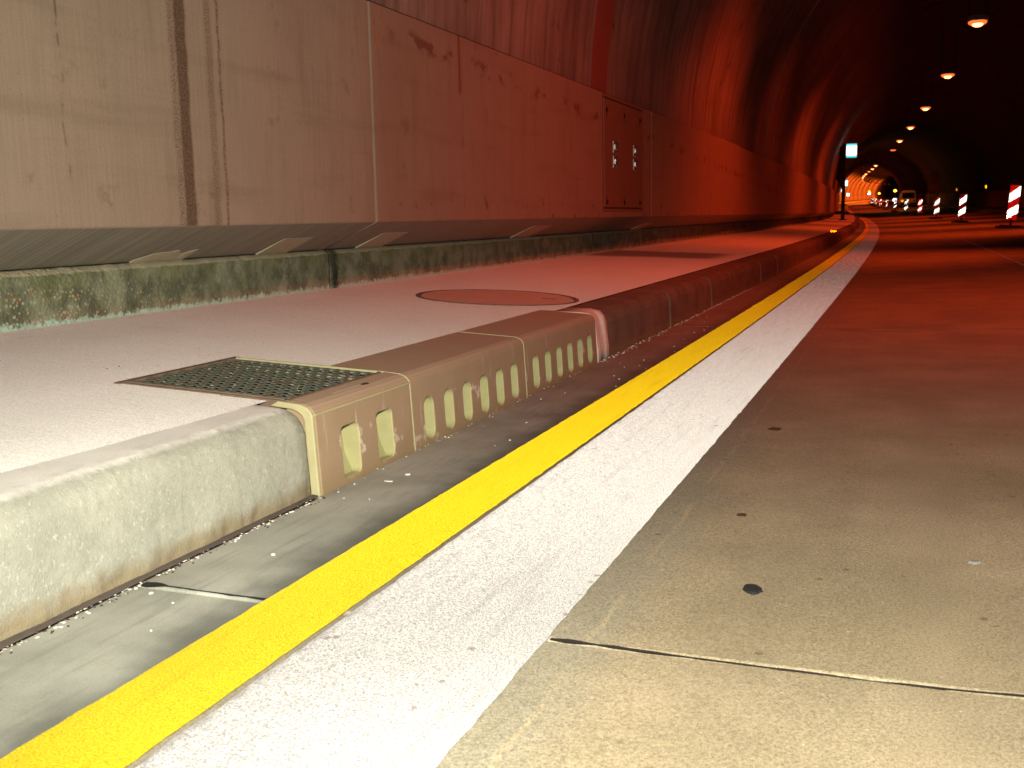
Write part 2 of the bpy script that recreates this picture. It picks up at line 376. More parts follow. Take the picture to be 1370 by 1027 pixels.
def retro(name, c, mixd):
    t = NT(name); n = t.noise(20, 2, t.obj())
    gl = t.n.new('ShaderNodeBsdfGlossy'); t.put(gl.inputs['Color'], c); gl.inputs['Roughness'].default_value = .055
    mx = t.n.new('ShaderNodeMixShader'); mx.inputs[0].default_value = mixd
    t.done(t.mix(n, tuple(q*.85 for q in c), c), .5)
    t.l.new(gl.outputs[0], mx.inputs[1]); t.l.new(t.b.outputs[0], mx.inputs[2])
    t.l.new(mx.outputs[0], t.n.get('Material Output').inputs['Surface']); return t.m
MRETW = retro('white_prismatic_sheeting', (.93, .95, .93), .12)
MRETY = retro('yellow_prism_reflector', (.95, .66, .06), .12)
MRETO = retro('orange_prism_reflector', (.95, .45, .06), .12)

# ------------------------------------------------------------------ mesh helpers
def link(o, parent=None):
    col.objects.link(o)
    if parent is not None: o.parent = parent
    return o
def tag(o, label=None, cat=None, group=None, kind=None):
    if label: o['label'] = label
    if cat: o['category'] = cat
    if group: o['group'] = group
    if kind: o['kind'] = kind
    return o
class MB:
    def __init__(s): s.v = []; s.f = []; s.uv = []; s.mi = []
    def add(s, vs, fs, uvs=None, mi=0):
        b = len(s.v); s.v += [tuple(v) for v in vs]; s.f += [tuple(i+b for i in f) for f in fs]; s.mi += [mi]*len(fs)
        s.uv += list(uvs) if uvs is not None else [(v[2], v[1]) for v in vs]
    def box(s, x0, x1, y0, y1, z0, z1, mi=0, T=None, uvm='zy'):
        P = [(x, y, z) for z in (z0, z1) for y in (y0, y1) for x in (x0, x1)]
        uv = [((p[2] if uvm == 'zy' else p[0]), p[1]) for p in P]
        V = [T(*p) for p in P] if T else P
        s.add(V, [(0,2,3,1),(4,5,7,6),(0,1,5,4),(2,6,7,3),(0,4,6,2),(1,3,7,5)], uv, mi)
    def cyl(s, a, b, r0, r1=None, n=14, mi=0, cap=True):
        a = Vector(a); b = Vector(b); r1 = r0 if r1 is None else r1
        d = (b-a).normalized(); u = d.orthogonal().normalized(); v = d.cross(u)
        P = []
        for c_, r in ((a, r0), (b, r1)):
            for i in range(n):
                t = 2*math.pi*i/n; P.append(c_ + (u*math.cos(t)+v*math.sin(t))*r)
        F = [(i, (i+1) % n, n+(i+1) % n, n+i) for i in range(n)]
        if cap: F += [tuple(range(n-1, -1, -1)), tuple(range(n, 2*n))]
        s.add(P, F, None, mi)
    def ball(s, c, rx, ry, rz, n=10, m=6, mi=0):
        P = []; F = []
        for j in range(m+1):
            ph = math.pi*j/m
            for i in range(n):
                t = 2*math.pi*i/n; P.append((c[0]+rx*math.sin(ph)*math.cos(t), c[1]+ry*math.sin(ph)*math.sin(t), c[2]+rz*math.cos(ph)))
        for j in range(m):
            for i in range(n): F.append((j*n+i, (j+1)*n+i, (j+1)*n+(i+1) % n, j*n+(i+1) % n))
        s.add(P, F, None, mi)
    def build(s, name, mats, parent=None, smooth=False, bevel=0.0):
        me = bpy.data.meshes.new(name); me.from_pydata(s.v, [], s.f); 
        ul = me.uv_layers.new(name='uv')
        li = np.empty(len(me.loops), dtype=np.int32); me.loops.foreach_get('vertex_index', li)
        ul.data.foreach_set('uv', np.array(s.uv, dtype=np.float32)[li].ravel())
        for m_ in (mats if isinstance(mats, (list, tuple)) else [mats]): me.materials.append(m_)
        me.polygons.foreach_set('material_index', np.array(s.mi, dtype=np.int32))
        me.polygons.foreach_set('use_smooth', np.full(len(me.polygons), smooth))
        me.update()
        bm = bmesh.new(); bm.from_mesh(me); bmesh.ops.recalc_face_normals(bm, faces=bm.faces); bm.to_mesh(me); bm.free()
        o = bpy.data.objects.new(name, me); link(o, parent)
        if bevel:
            md = o.modifiers.new('bevel', 'BEVEL'); md.width = bevel; md.segments = 2; md.limit_method = 'ANGLE'; md.angle_limit = R(40)
        return o
def yrange(y0, y1, step):
    n = max(1, int(math.ceil((y1-y0)/step))); return [y0+(y1-y0)*i/n for i in range(n+1)]
def sweep(mb, prof, ys, closed=True, uvs=None, dz=None, mi=0, caps=True):
    """sweep a cross-section (x, z) along the road; uvs default to (z, y)"""
    n = len(prof); P = []; U = []
    for y in ys:
        for k, (x, z) in enumerate(prof):
            q = (x, z) if dz is None else dz(k, x, z, y)
            P.append(W(q[0], y, q[1])); U.append((z if uvs is None else uvs[k], y))
    F = []
    m = n if closed else n-1
    for j in range(len(ys)-1):
        for k in range(m):
            a = j*n+k; b = j*n+(k+1) % n; F.append((a, b, b+n, a+n))
    if closed and caps: F += [tuple(range(n)), tuple(range((len(ys)-1)*n+n-1, (len(ys)-1)*n-1, -1))]
    mb.add(P, F, U, mi)
def sheet(mb, x0, x1, ys, zf, nx=1, edge=None):
    """horizontal strip in road coordinates, uv = (x, y)"""
    P = []; U = []; n = nx+1
    for y in ys:
        for i in range(n):
            x = x0+(x1-x0)*i/nx
            if edge and i in (0, nx): x += edge(i, y)
            P.append(W(x, y, zf(x))); U.append((x, y))
    F = [(j*n+i, j*n+i+1, (j+1)*n+i+1, (j+1)*n+i) for j in range(len(ys)-1) for i in range(nx)]
    mb.add(P, F, U)
def empty(name, loc=(0, 0, 0), rz=0.0):
    o = bpy.data.objects.new(name, None); o.empty_display_size = .2; link(o); o.location = loc; o.rotation_euler = (0, 0, rz); return o
def copy_tree(o, parent=None):
    c = o.copy(); col.objects.link(c); c.parent = parent
    for ch in list(o.children): copy_tree(ch, c)
    return c
def fb(x, y, z, s=1.0): return mnoise.fractal(Vector((x*s, y*s, z*s)), 1.0, 2.0, 4)

# ================================================================== LARGE STRUCTURE
YEND = 470
FAR = yrange(60, YEND, 5.0)
# ---- road: bedding sheet with slabs on it
mb = MB(); sheet(mb, -.30, 8.6, yrange(-30, 60, 2) + FAR[1:], lambda x: road_z(x) - .055, 4)
road = mb.build('road', MDARK); tag(road, kind='structure')
J0, JL = 1.393, 4.43
def slab_piece(name, x0, x1, y0, y1, mat, gapx=.004, gap=.0045):
    mb = MB(); xs = [x0+gapx, x1-gapx]; nx = 4
    X = [xs[0]+(xs[1]-xs[0])*i/nx for i in range(nx+1)]
    top = [(x, road_z(x)) for x in X]; bot = [(x, road_z(x)-.05) for x in reversed(X)]
    uv = [x for x in X] + [x for x in reversed(X)]
    sweep(mb, top+bot, yrange(y0+gap, y1-gap, 1.2), True, uv)
    o = mb.build(name, mat, road)
    md = o.modifiers.new('bevel', 'BEVEL'); md.width = .004; md.segments = 2; md.limit_method = 'ANGLE'; md.angle_limit = R(50)
    return o
for k in range(-2, 14):
    y0 = J0+JL*k
    slab_piece('road_slab', .335, 2.36, y0, y0+JL, MROAD)
    slab_piece('road_slab', 2.36, 4.25, y0, y0+JL, MROAD)
    slab_piece('road_slab', 4.25, 8.1, y0, y0+JL, MROAD)
    slab_piece('gutter_slab', .0, .335, y0, y0+JL, MGUT)
YR = J0+JL*14
mb = MB(); sheet(mb, .335, 8.1, yrange(YR+.004, YEND, 4), road_z, 8); o = mb.build('far_road_surface', MROAD, road)
mb = MB(); sheet(mb, .0, .330, yrange(YR+.004, YEND, 4), road_z, 1); o = mb.build('far_gutter', MGUT, road)
# black filler squeezed into the near transverse joint, ragged
def filler(y0, x0, x1, wdt):
    mb = MB(); n = int((x1-x0)/.012); P = []; U = []
    for i in range(n+1):
        x = x0+(x1-x0)*i/n; a = wdt*(.55+1.0*abs(fb(x, y0, 3, 9)))
        if y0 < 2: a += .0045*max(0, 1-abs(x-.785)/.028)**.5*(.6+.8*abs(fb(x, 2, 5, 60)))
        for dy in (-a, a):
            P.append(W(x, y0+dy+.003*fb(x, y0, 7, 6), road_z(x)+.0009)); U.append((x, y0))
    mb.add(P, [(2*i, 2*i+1, 2*i+3, 2*i+2) for i in range(n)], U)
    mb.build('joint_filler', MDARK, road)
filler(J0, .752, 4.2, .0036); filler(J0+JL, .752, 4.2, .006)
mb = MB()
P = []; U = []; n = 26
for i in range(n+1):
    x = .012+.245*i/n; a = .0045*(.6+1.3*abs(fb(x, 0, 3, 14))) + (.012 if x < .06 else 0)*math.sin(math.pi*min(1, x/.06))
    for dy in (-a, a*.6): P.append(W(x, J0+.01+dy+.004*fb(x, 1, 7, 9), road_z(x)+.001)); U.append((x, J0))
mb.add(P, [(2*i, 2*i+1, 2*i+3, 2*i+2) for i in range(n)], U); mb.build('joint_filler', MDARK, road)

# ---- walkway: one sheet with holes left for the grate and the manhole
walk = empty('walkway'); tag(walk, kind='structure')
GX0, GX1, GY0, GY1 = -.553, -.086, 2.036, 2.492
XB = -1.62
mb = MB()
def strip(x0, x1, ys, nx=3): sheet(mb, x0, x1, ys, walk_z, nx)
def edge_near(i, y): return .006*fb(y, 1, 2, 7) if i else 0
sheet(mb, XB, -.128, yrange(-12, 2.018, .06 if False else .25), walk_z, 3, lambda i, y: (.012*fb(y, 1, 2, 5) - (.05*max(0, (1.9-y)) if y > .6 else .065)) if i else 0)
sheet(mb, XB, GX0, [2.018, GY0, GY1, 2.508], walk_z, 2)
sheet(mb, GX0, -.262, [2.018, GY0-.0], walk_z, 1)
sheet(mb, GX0, -.262, [GY1, 2.508], walk_z, 1)
sheet(mb, -.262, -.128, [2.018, GY0-.02], walk_z, 1)
MCX, MCY, MCR = -.622, 4.726, .3915
xa, xb, ya, yb = -1.05, -.2, 4.31, 5.15
sheet(mb, XB, -.256, yrange(2.508, ya, .05), walk_z, 3, lambda i, y: .006*fb(y, 1, 2, 11) if i else 0)
sheet(mb, XB, xa, [ya, yb], walk_z, 1)
# square plate with the round hole for the manhole
N = 64; ring = [(MCX+MCR*math.cos(2*math.pi*i/N), MCY+MCR*math.sin(2*math.pi*i/N)) for i in range(N)]
def sq(i):
    t = 2*math.pi*i/N; c, s = math.cos(t), math.sin(t)
    k = min((xb-MCX)/c if c > 1e-9 else 1e9, (xa-MCX)/c if c < -1e-9 else 1e9, (yb-MCY)/s if s > 1e-9 else 1e9, (ya-MCY)/s if s < -1e-9 else 1e9)
    return (MCX+k*c, MCY+k*s)
outer = [sq(i) for i in range(N)]
P = [W(x, y, walk_z(x)) for x, y in ring+outer]
F = [(i, (i+1) % N, N+(i+1) % N, N+i) for i in range(N)]
for cx_, cy_ in ((xa, ya), (xb, ya), (xb, yb), (xa, yb)):
    best = sorted(range(N), key=lambda i: (outer[i][0]-cx_)**2+(outer[i][1]-cy_)**2)[:2]
    P.append(W(cx_, cy_, walk_z(cx_))); F.append((len(P)-1, N+best[0], N+best[1]))
mb.add(P, F, [(x, y) for x, y in ring+outer] + [(xa, ya), (xb, ya), (xb, yb), (xa, yb)])
sheet(mb, XB, -.2, yrange(yb, 60, .8) + FAR[1:], walk_z, 3)
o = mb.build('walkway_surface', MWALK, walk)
# pit under the grate
mb = MB(); mb.box(GX0, GX1, GY0, GY1, -.12, .16, 0); o = mb.build('grate_pit', plain('pit_wall', (.012, .012, .009), .9, 0, .4, 14), walk)
bm = bmesh.new(); bm.from_mesh(o.data)
bmesh.ops.delete(bm, geom=[f for f in bm.faces if f.normal.z > .9 and f.calc_center_median().z > .1], context='FACES_ONLY'); bm.to_mesh(o.data); bm.free()

# ---- left wall: overhanging concrete panels on a mossy base
wall = empty('tunnel_wall', W(-1.3, 4.6, .25)); tag(wall, 'stained concrete panel wall overhanging a mossy base strip beside the raised walkway', 'wall')
wall.location = (0, 0, 0)
PJ = [-13.4, -7.4, -1.4, 4.6, 10.53, 16.58, 22.6, 28.6, 34.6, 40.6, 46.6, 52.6, 58.6, 64.6, 70.6, 76.6]
ZT = 1.632
def panel_prof(off=0.0):
    a = -1.19+off
    return [(a, .605), (a, 1.0), (a, 1.3), (a, ZT), (-1.265, ZT), (-1.56, 1.2), (-1.505, .4735)]
PUV = [.605, 1.0, 1.3, ZT, ZT+.06, 1.2, .4735]
def panel(y0, y1, step, off=(0, 0)):
    mb = MB(); ys = yrange(y0+.007, y1-.007, step)
    def dz(k, x, z, y):
        if k < 4:
            return (x + off[0]+(off[1]-off[0])*(y-y0)/(y1-y0), z)
        return (x, z)
    # duplicate the lower front edge so that the undercut and the face have their own uv
    sweep(mb, panel_prof(), ys, True, PUV, dz)
    o = mb.build('wall_panel', MW, wall)
    md = o.modifiers.new('bevel', 'BEVEL'); md.width = .007; md.segments = 2; md.limit_method = 'ANGLE'; md.angle_limit = R(35)
    return o
panels = []
for a, b in zip(PJ[:-1], PJ[1:]):
    panels.append(panel(a, b, .5, (0, .028) if abs(a-10.53) < .01 else (0, 0)))
    mb = MB(); sweep(mb, [(-1.211, .60), (-1.211, ZT-.003), (-1.3, ZT-.003), (-1.55, .45)], [b-.0065, b+.0065]); mb.build('joint_seal', MJOINT, wall)
mb = MB(); sweep(mb, panel_prof(), yrange(76.62, YEND, 4), True, PUV); mb.build('wall_panel', MW, wall)
# base strip with joints under the panel joints
BP = [(-1.457, .20), (-1.460, .28), (-1.458, .36), (-1.456, .44), (-1.458, .452), (-1.480, .4715), (-1.62, .472), (-1.62, .20)]
def base_block(y0, y1, step):
    mb = MB(); fine = step < .1
    if fine:
        prof = [(-1.458, .20+.0105*i) for i in range(25)] + [(-1.467, .4605), (-1.480, .4715)] + [(-1.480-.012*i, .472) for i in range(1, 12)] + [(-1.62, .20)]
        def dz(k, x, z, y):
            if k < 26:
                d = .006*fb(y, z, 1, 14) + .0045*fb(y, z, 5, 45)*max(.2, min(1, (4.2-y)/1.6)); return (x+d, z)
            if k < 38: return (x, z+.003*fb(y, x, 2, 18))
            return (x, z)
        sweep(mb, prof, yrange(y0+.004, y1-.004, step), True, None, dz)
    else: sweep(mb, BP, yrange(y0+.004, y1-.004, step))
    return mb.build('wall_base', MBASE, wall, fine)
base_block(-1.4, 1.6, .5); base_block(1.6, 4.6, .011); base_block(4.6, 10.53, .05)
for a, b in zip(PJ[4:-1], PJ[5:]): base_block(a, b, 1.0)
base_block(-13.4, -1.4, 1.0)
mb = MB(); sweep(mb, BP, yrange(76.61, YEND, 4)); mb.build('wall_base', MBASE, wall)
# pale mortar pads wedged under the overhang
def undercut(t, y, n=0.0):  # t 0 = outer edge, 1 = back ; n = offset out of the surface
    a = Vector((-1.19, .605)); b = Vector((-1.505, .4735)); q = a.lerp(b, t); nn = Vector((.1315, -.315)).normalized()
    return q + nn*n
def pad(y0, y1, t0, skew, wob):
    mb = MB(); P = []; U = []; n = 10
    lim = []
    for i in range(n+1):
        y = y0+(y1-y0)*i/n; lim.append((y, t0 + wob*abs(fb(y, t0, 4, 8)) + (.25*(1-i/2) if i < 2 and wob > .1 else 0)))
    for lv in (.0004, .0018):
        for y, t in lim:
            for tt in (t, .97):
                q = undercut(tt, y, lv + (.006 if lv > .001 else 0)*max(0, (tt-t)/max(.05, .97-t))); P.append(W(q.x, y, q.y)); U.append((q.y, y))
    m = 2*(n+1); F = []
    for i in range(n):
        a = 2*i; F += [(a+m, a+m+1, a+m+3, a+m+2), (a, a+2, a+m+2, a+m)]
    F += [(0, m, m+1, 1), (2*n, 2*n+1, 2*n+1+m, 2*n+m)]
    mb.add(P, F, U); mb.build('mortar_pad', MMORT, wall)
pad(4.02, 4.26, .47, 0, .03); pad(3.20, 3.50, .66, 0, .22); pad(4.93, 5.22, .42, 0, .02); pad(7.25, 7.65, .36, 0, .04); pad(10.9, 11.3, .5, 0, .04)
# orange chalk strokes by the second panel's joint
def stroke(p0, p1, wd):
    mb = MB(); n = 12; P = []
    for i in range(n+1):
        f = i/n; y = p0[0]+(p1[0]-p0[0])*f; z = p0[1]+(p1[1]-p0[1])*f; a = wd*math.sin(math.pi*min(1, f*.9+.08))*(.8+.5*fb(y, z, 1, 30))
        for d in (-a, a): P.append(W(-1.188, y+d, z))
    mb.add(P, [(2*i, 2*i+1, 2*i+3, 2*i+2) for i in range(n)]); mb.build('chalk_mark', MCHALK, wall)
stroke((4.655, 1.58), (4.675, 1.40), .004); stroke((4.74, 1.545), (4.665, 1.40), .005)
# access door in the second panel
def WT(x, y, z): return W(x, y, z)
door = None
mb = MB(); mb.box(-1.20, -1.184, 8.72, 10.10, .69, 1.59, 0, WT); door = mb.build('access_door', MDOOR, wall, False, .004)
fr = MB()
for (a, b, c, d) in ((8.66, 10.16, 1.60, 1.625), (8.66, 10.16, .655, .68), (8.655, 8.71, .656, 1.624), (10.11, 10.165, .656, 1.624)):
    fr.box(-1.20, -1.1868, a, b, c, d, 0, WT)
fr.build('door_frame', MDOOR, door, False, .003)
gp = MB(); gp.box(-1.20, -1.1888, 8.70, 10.12, .675, 1.605, 0, WT); gp.build('door_gap', MDARK, door)
for yy, zz in ((9.09, 1.142), (9.82, 1.147)):
    l = MB()
    for dz_ in (-.062, .062):
        l.box(-1.1855, -1.178, yy-.085, yy+.085, zz+dz_-.052, zz+dz_+.052, 0, WT)
        l.box(-1.180, -1.170, yy-.045, yy+.045, zz+dz_-.022, zz+dz_+.022, 0, WT)
    l.build('latch', MCHROME, door, False, .006)
for yy in (8.80, 9.40, 10.0):
    for zz, dd in ((1.50, .07), (.735, .05)):
        l = MB(); q = W(-1.1855, yy, zz); l.cyl(q, W(-1.177, yy, zz), .020, None, 10); l.box(-1.1838, -1.1828, yy-.006, yy+.006, zz-dd if zz > 1 else zz+.015, zz-.015 if zz > 1 else zz+dd, 0, WT); l.build('bolt', MDARK, door)

# ---- vault
VCX, VCZ, VR = 3.75, 1.5, 5.05
def vault_prof(r, n=44, a0=None):
    z0 = 1.66; t0 = math.asin((z0-VCZ)/r); L = []
    for i in range(n+1):
        t = math.pi-t0 - (math.pi-2*t0)*i/n; L.append((VCX+r*math.cos(t), VCZ+r*math.sin(t)))
    return L
vault = empty('tunnel_vault'); tag(vault, 'dark streaked concrete vault arching over the whole road tunnel', 'tunnel lining')
VN = 44
def vault_seg(name, y0, y1, step, r=VR, mat=MVAULT, thick=.16):
    mb = MB(); pr = vault_prof(r, VN); pb = list(reversed(vault_prof(r+thick, VN)))
    s_in = [r*math.pi*i/VN for i in range(VN+1)]
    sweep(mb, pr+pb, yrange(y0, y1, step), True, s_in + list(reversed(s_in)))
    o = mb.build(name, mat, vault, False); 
    return o
VJ = [-30, -20, -12, -5.5, 2.0, 8.62]
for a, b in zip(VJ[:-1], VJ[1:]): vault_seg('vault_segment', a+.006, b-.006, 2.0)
vault_seg('vault_rib', 8.626, 9.12, .5, VR-.025, plain('red_brown_rendering', (.20, .06, .045), .85, 0, .25, 2))
vault_seg('vault_rib', 9.128, 9.46, .5, VR-.012)
VJ = [9.5, 15.05, 20.8, 26.6, 32.5, 38.5, 44.5, 50.5, 56.5, 62.5, 68.5, 75, 85, 95, 105, 115, 130, 145, 160, 175, 190, 210, 230, 250, 270, 290, 320, 350, 380, 420, YEND]
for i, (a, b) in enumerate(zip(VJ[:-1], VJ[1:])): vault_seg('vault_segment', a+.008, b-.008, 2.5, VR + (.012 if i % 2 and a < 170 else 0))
mb = MB(); pr = vault_prof(VR+.17, VN); sweep(mb, pr, yrange(-30, YEND, 6), False); mb.build('vault_backing', MDARK, vault)
# dark strip standing in for the recess shadow between panel head and vault
mb = MB(); sweep(mb, [(-1.262, ZT-.02), (-1.262, 1.664), (-1.34, 1.664), (-1.34, ZT-.02)], yrange(-30, 80, 2)+yrange(80, YEND, 5)[1:]); mb.build('recess_shadow_strip', MDARK, vault)
# ends of the built stretch
for yy in (-30, YEND):
    mb = MB(); pr = vault_prof(VR+.1, VN); P = [W(x, yy, z) for x, z in pr] + [W(VCX, yy, 1.6)]; n = len(pr)
    mb.add(P, [(i, i+1, n) for i in range(n-1)]); P2 = [W(-1.7, yy, -.1), W(9.1, yy, -.1), W(9.1, yy, 1.7), W(-1.7, yy, 1.7)]; mb.add(P2, [(0, 1, 2, 3)])
    mb.build('vault_end', MVAULT, vault)

# ---- right-hand wall, walkway
rw = empty('tunnel_wall'); tag(rw, 'dim concrete wall on the far right beyond the striped delineator posts', 'wall')
RJ = [-30] + [k*12.0 for k in range(0, 21)] + [YEND]
for a, b in zip(RJ[:-1], RJ[1:]):
    mb = MB(); sweep(mb, [(8.72, .62), (8.72, 1.66), (8.9, 1.66), (8.9, .62)], yrange(a+.01, b-.01, 4)); mb.build('wall_panel', MW if False else MVAULT, rw)
mb = MB(); sweep(mb, [(8.80, .2), (8.80, .60), (9.0, .60), (9.0, .2)], yrange(-30, YEND, 4)); mb.build('wall_base', MBLACK, rw)
rwalk = MB(); sheet(rwalk, 8.14, 9.0, yrange(-30, 60, 2)+FAR[1:], lambda x: .40, 1); o = rwalk.build('right_walkway', MWALK); tag(o, kind='structure')
mb = MB(); sweep(mb, [(8.0, .20), (8.0, .37), (8.03, .404), (8.2, .404), (8.2, .20)], yrange(-30, YEND, 4))
o = mb.build('kerb', MKERB); tag(o, 'long dim kerb along the far right edge of the road', 'kerb')

# ================================================================== KERB
kerb = empty('kerb'); tag(kerb, 'raised stone kerb edging the left walkway, pale rough stone nearest and darker stones beyond', 'kerb')
# rough pale stone in the foreground
def stone_profile():
    L = [(-.016, -.02), (-.014, .0)]
    for i in range(1, 21): L.append((-.014-.008*(i/20)**2, .146*i/20))
    for i in range(1, 17):
        t = i/16*math.pi/2; L.append((-.022-.056*(1-math.cos(t)), .146+(walk_z(-.078)-.0016-.146)*math.sin(t)))
    for i in range(1, 9): L.append((-.078-.016*i, walk_z(-.078-.016*i)-.0013))
    return L
SP = stone_profile()
def rough_stone(y0, y1, step):
    mb = MB(); prof = SP + [(-.26, .10), (-.26, -.02)]; n = len(SP)
    def dz(k, x, z, y):
        if k >= n: return (x, z)
        d = .0028*fb(y, z-x, 2, 7) + .0006*fb(y, z-x, 9, 38) + .0012*fb(y, z-x, 4, 110)
        e = max(0, (y-(y1-.06))/.06); inn = -.010*e*e
        b = max(0, 1-z/.05)*.010*fb(y, 3, 1, 12)
        return (x+d*.9+inn+b*(z > 0), z + d*.5 - .012*e*e*(z > .15))
    sweep(mb, prof, yrange(y0, y1, step), True, None, dz)
    return mb.build('kerb_stone', MSTONE, kerb, True)
rough_stone(.55, 2.0075, .0075)
rough_stone(-.75, .545, .03)
# dark dressed stones beyond the drain
def kstone(y0, y1, step=.3, sh=0.0):
    mb = MB(); prof = [(.0+sh, -.02), (-.002+sh, .06), (-.008+sh, .150), (-.018+sh, .178), (-.034+sh, .196), (-.058+sh, .2045), (-.135, .2085), (-.205, .2095), (-.205, -.02)]
    def dz(k, x, z, y): return (x+.004*fb(y, z, k, 3)*(k < 7), z+.002*fb(y, x, 2, 4)*(3 < k < 8))
    sweep(mb, prof, yrange(y0+.006, y1-.006, step), True, None, dz)
    o = mb.build('kerb_stone', MKERB, kerb, False, .006); return o
y = 4.47; i = 0
while y < 40:
    L = 1.31; kstone(y, y+L, .12 if y < 9 else .4, .004*((i*7) % 3-1)); y += L; i += 1
mb = MB(); sweep(mb, [(0, -.02), (-.008, .15), (-.034, .196), (-.058, .2045), (-.205, .2095), (-.205, -.02)], yrange(y+.006, YEND, 3)); mb.build('kerb_stone', MKERB, kerb)
mb = MB(); sweep(mb, [(-.03, -.02), (-.03, .19), (-.2, .19), (-.2, -.02)], yrange(4.46, 60, 2)); mb.build('kerb_bedding', MJOINT, kerb)
# mortar joint between drain and dark stones
mb = MB(); prof = [(.002, -.01), (.0, .05), (-.006, .10), (-.012, .15), (-.02, .182), (-.04, .203), (-.08, .2095), (-.195, .214), (-.195, -.01)]
sweep(mb, prof, yrange(4.296, 4.472, .012), True, None, lambda k, x, z, y: (x+.006*fb(y, z, 1, 11)+(-.008 if 4.35 < y < 4.42 else 0)*(k < 6), z+.003*fb(y, x, 4, 10)))
mb.build('mortar_joint', MPINK, kerb, True)

# slotted drain kerb: three polymer concrete blocks
drain = empty('drain_kerb'); tag(drain, 'brown slotted drain kerb with pale vertical inlets between two stone kerbs', 'drain')
def rounded_slot(y0, y1, z0, z1, r, n=6):
    L = []
    for cy_, cz_, a0 in ((y1-r, z1-r, 0), (y0+r, z1-r, 90), (y0+r, z0+r, 180), (y1-r, z0+r, 270)):
        for i in range(n+1):
            t = R(a0+90*i/n); L.append((cy_+r*math.cos(t), cz_+r*math.sin(t)))
    return L
def prism(outline, x0, x1, skew=0.0):
    mb = MB(); n = len(outline)
    P = [W(x0, y, z) for y, z in outline] + [W(x1, y+skew*0, z) for y, z in outline]
    mb.add(P, [tuple(range(n)), tuple(range(2*n-1, n-1, -1))] + [(i, (i+1) % n, n+(i+1) % n, n+i) for i in range(n)]); return mb
def face_x(z): return -.002 - .012*max(0, z)/.18
def block(y0, y1, slots, topx, cut=None):
    mb = MB()
    prof = [(-.001, -.02), (-.002, 0.0), (-.012, .180), (-.0165, .1905), (-.026, .1985), (-.042, .2042), (topx, walk_z(topx)+.002), (topx, -.02)]
    sweep(mb, prof, [y0+.0015, (y0+y1)/2, y1-.0015])
    o = mb.build('drain_block', [MINS, MPALE], drain)
    c = MB()
    for (a, b, z0, z1, r) in slots:
        q = prism(rounded_slot(a, b, z0, z1, r), -.075, .03); c.add(q.v, q.f, None, 1)
    if cut:
        c.box(*cut)
    k = c.build('cutter', [MINS, MPALE])
    md = o.modifiers.new('cut', 'BOOLEAN'); md.operation = 'DIFFERENCE'; md.object = k; md.solver = 'EXACT'
    bv = o.modifiers.new('bevel', 'BEVEL'); bv.width = .0035; bv.segments = 2; bv.limit_method = 'ANGLE'; bv.angle_limit = R(40)
    dg = bpy.context.evaluated_depsgraph_get(); me = bpy.data.meshes.new_from_object(o.evaluated_get(dg)); o.modifiers.clear(); o.data = me
    # uv = (z, y)
    ul = me.uv_layers.get('uv') or me.uv_layers.new(name='uv')
    li = np.empty(len(me.loops), dtype=np.int32); me.loops.foreach_get('vertex_index', li)
    co = np.empty(len(me.vertices)*3, dtype=np.float32); me.vertices.foreach_get('co', co); co = co.reshape(-1, 3)
    ul.data.foreach_set('uv', np.ascontiguousarray(co[:, [2, 1]][li]).ravel())
    bpy.data.objects.remove(k)
    # pale sloping back plates seen through the inlets
    for (a, b, z0, z1, r) in slots:
        m2 = MB(); n = 6; P = []; U = []
        for j in range(n+1):
            f = j/n; z = z0-.006+(z1-z0+.012)*f; x = -.052 + .030*(1-f)**4 - .004*f
            for yy in (a-.004, (a+b)/2, b+.004): P.append(W(x, yy, z)); U.append((z, yy))
        m2.add(P, [(3*j+i_, 3*j+i_+1, 3*j+i_+4, 3*j+i_+3) for j in range(n) for i_ in range(2)], U)
        m2.build('inlet_plate', MPALE, o, True)
    return o
blk0 = block(2.020, 2.506, [(2.128, 2.212, .010, .132, .016), (2.305, 2.390, .010, .134, .016)], -.0862)
s1 = [(2.612-.031+.1357*i, 2.612+.031+.1357*i, .010, .126, .026) for i in range(6)]
s2 = [(3.511-.031+.1357*i, 3.511+.031+.1357*i, .010, .126, .026) for i in range(6)]
block(2.506, 3.400, s1, -.260); block(3.400, 4.294, s2, -.260)
# thin pale arris lines of the blocks
def arris(y, topx):
    mb = MB(); prof = [(-.0005, .0), (-.0105, .180), (-.015, .1915), (-.025, .2), (-.042, .2058), (topx, walk_z(topx)+.0036)]
    back = [(x-.01, z-.006) for x, z in reversed(prof)]
    sweep(mb, prof+back, [y-.0022, y+.0022]); mb.build('block_joint', MEDGE, drain)
arris(2.506, -.12); arris(3.400, -.258)
mb = MB(); prof = [(-.001, -.01), (-.011, .181), (-.016, .192), (-.026, .2005), (-.042, .2062), (-.10, walk_z(-.10)+.0035)]; back = [(x-.022, z-.012) for x, z in reversed(prof)]
sweep(mb, prof+back, [2.008, 2.0195]); mb.build('block_edge', MEDGE, drain, False, .003)
mb = MB(); sweep(mb, [(-.0098, .1795), (-.0108, .1835), (-.0135, .1838), (-.0135, .1795)], [2.022, 2.3, 2.503]); mb.build('block_seam', MEDGE, drain)
# pale smear and a brown drop stain on the first block
mb = MB(); P = []
for yy, xx in ((2.18, -.078), (2.33, -.078), (2.315, -.047), (2.165, -.047)): P.append(W(xx, yy, .2064+.0 if xx < -.07 else .2052))
mb.add(P, [(0, 1, 2, 3)]); mb.build('mortar_smear', MPINK, drain)

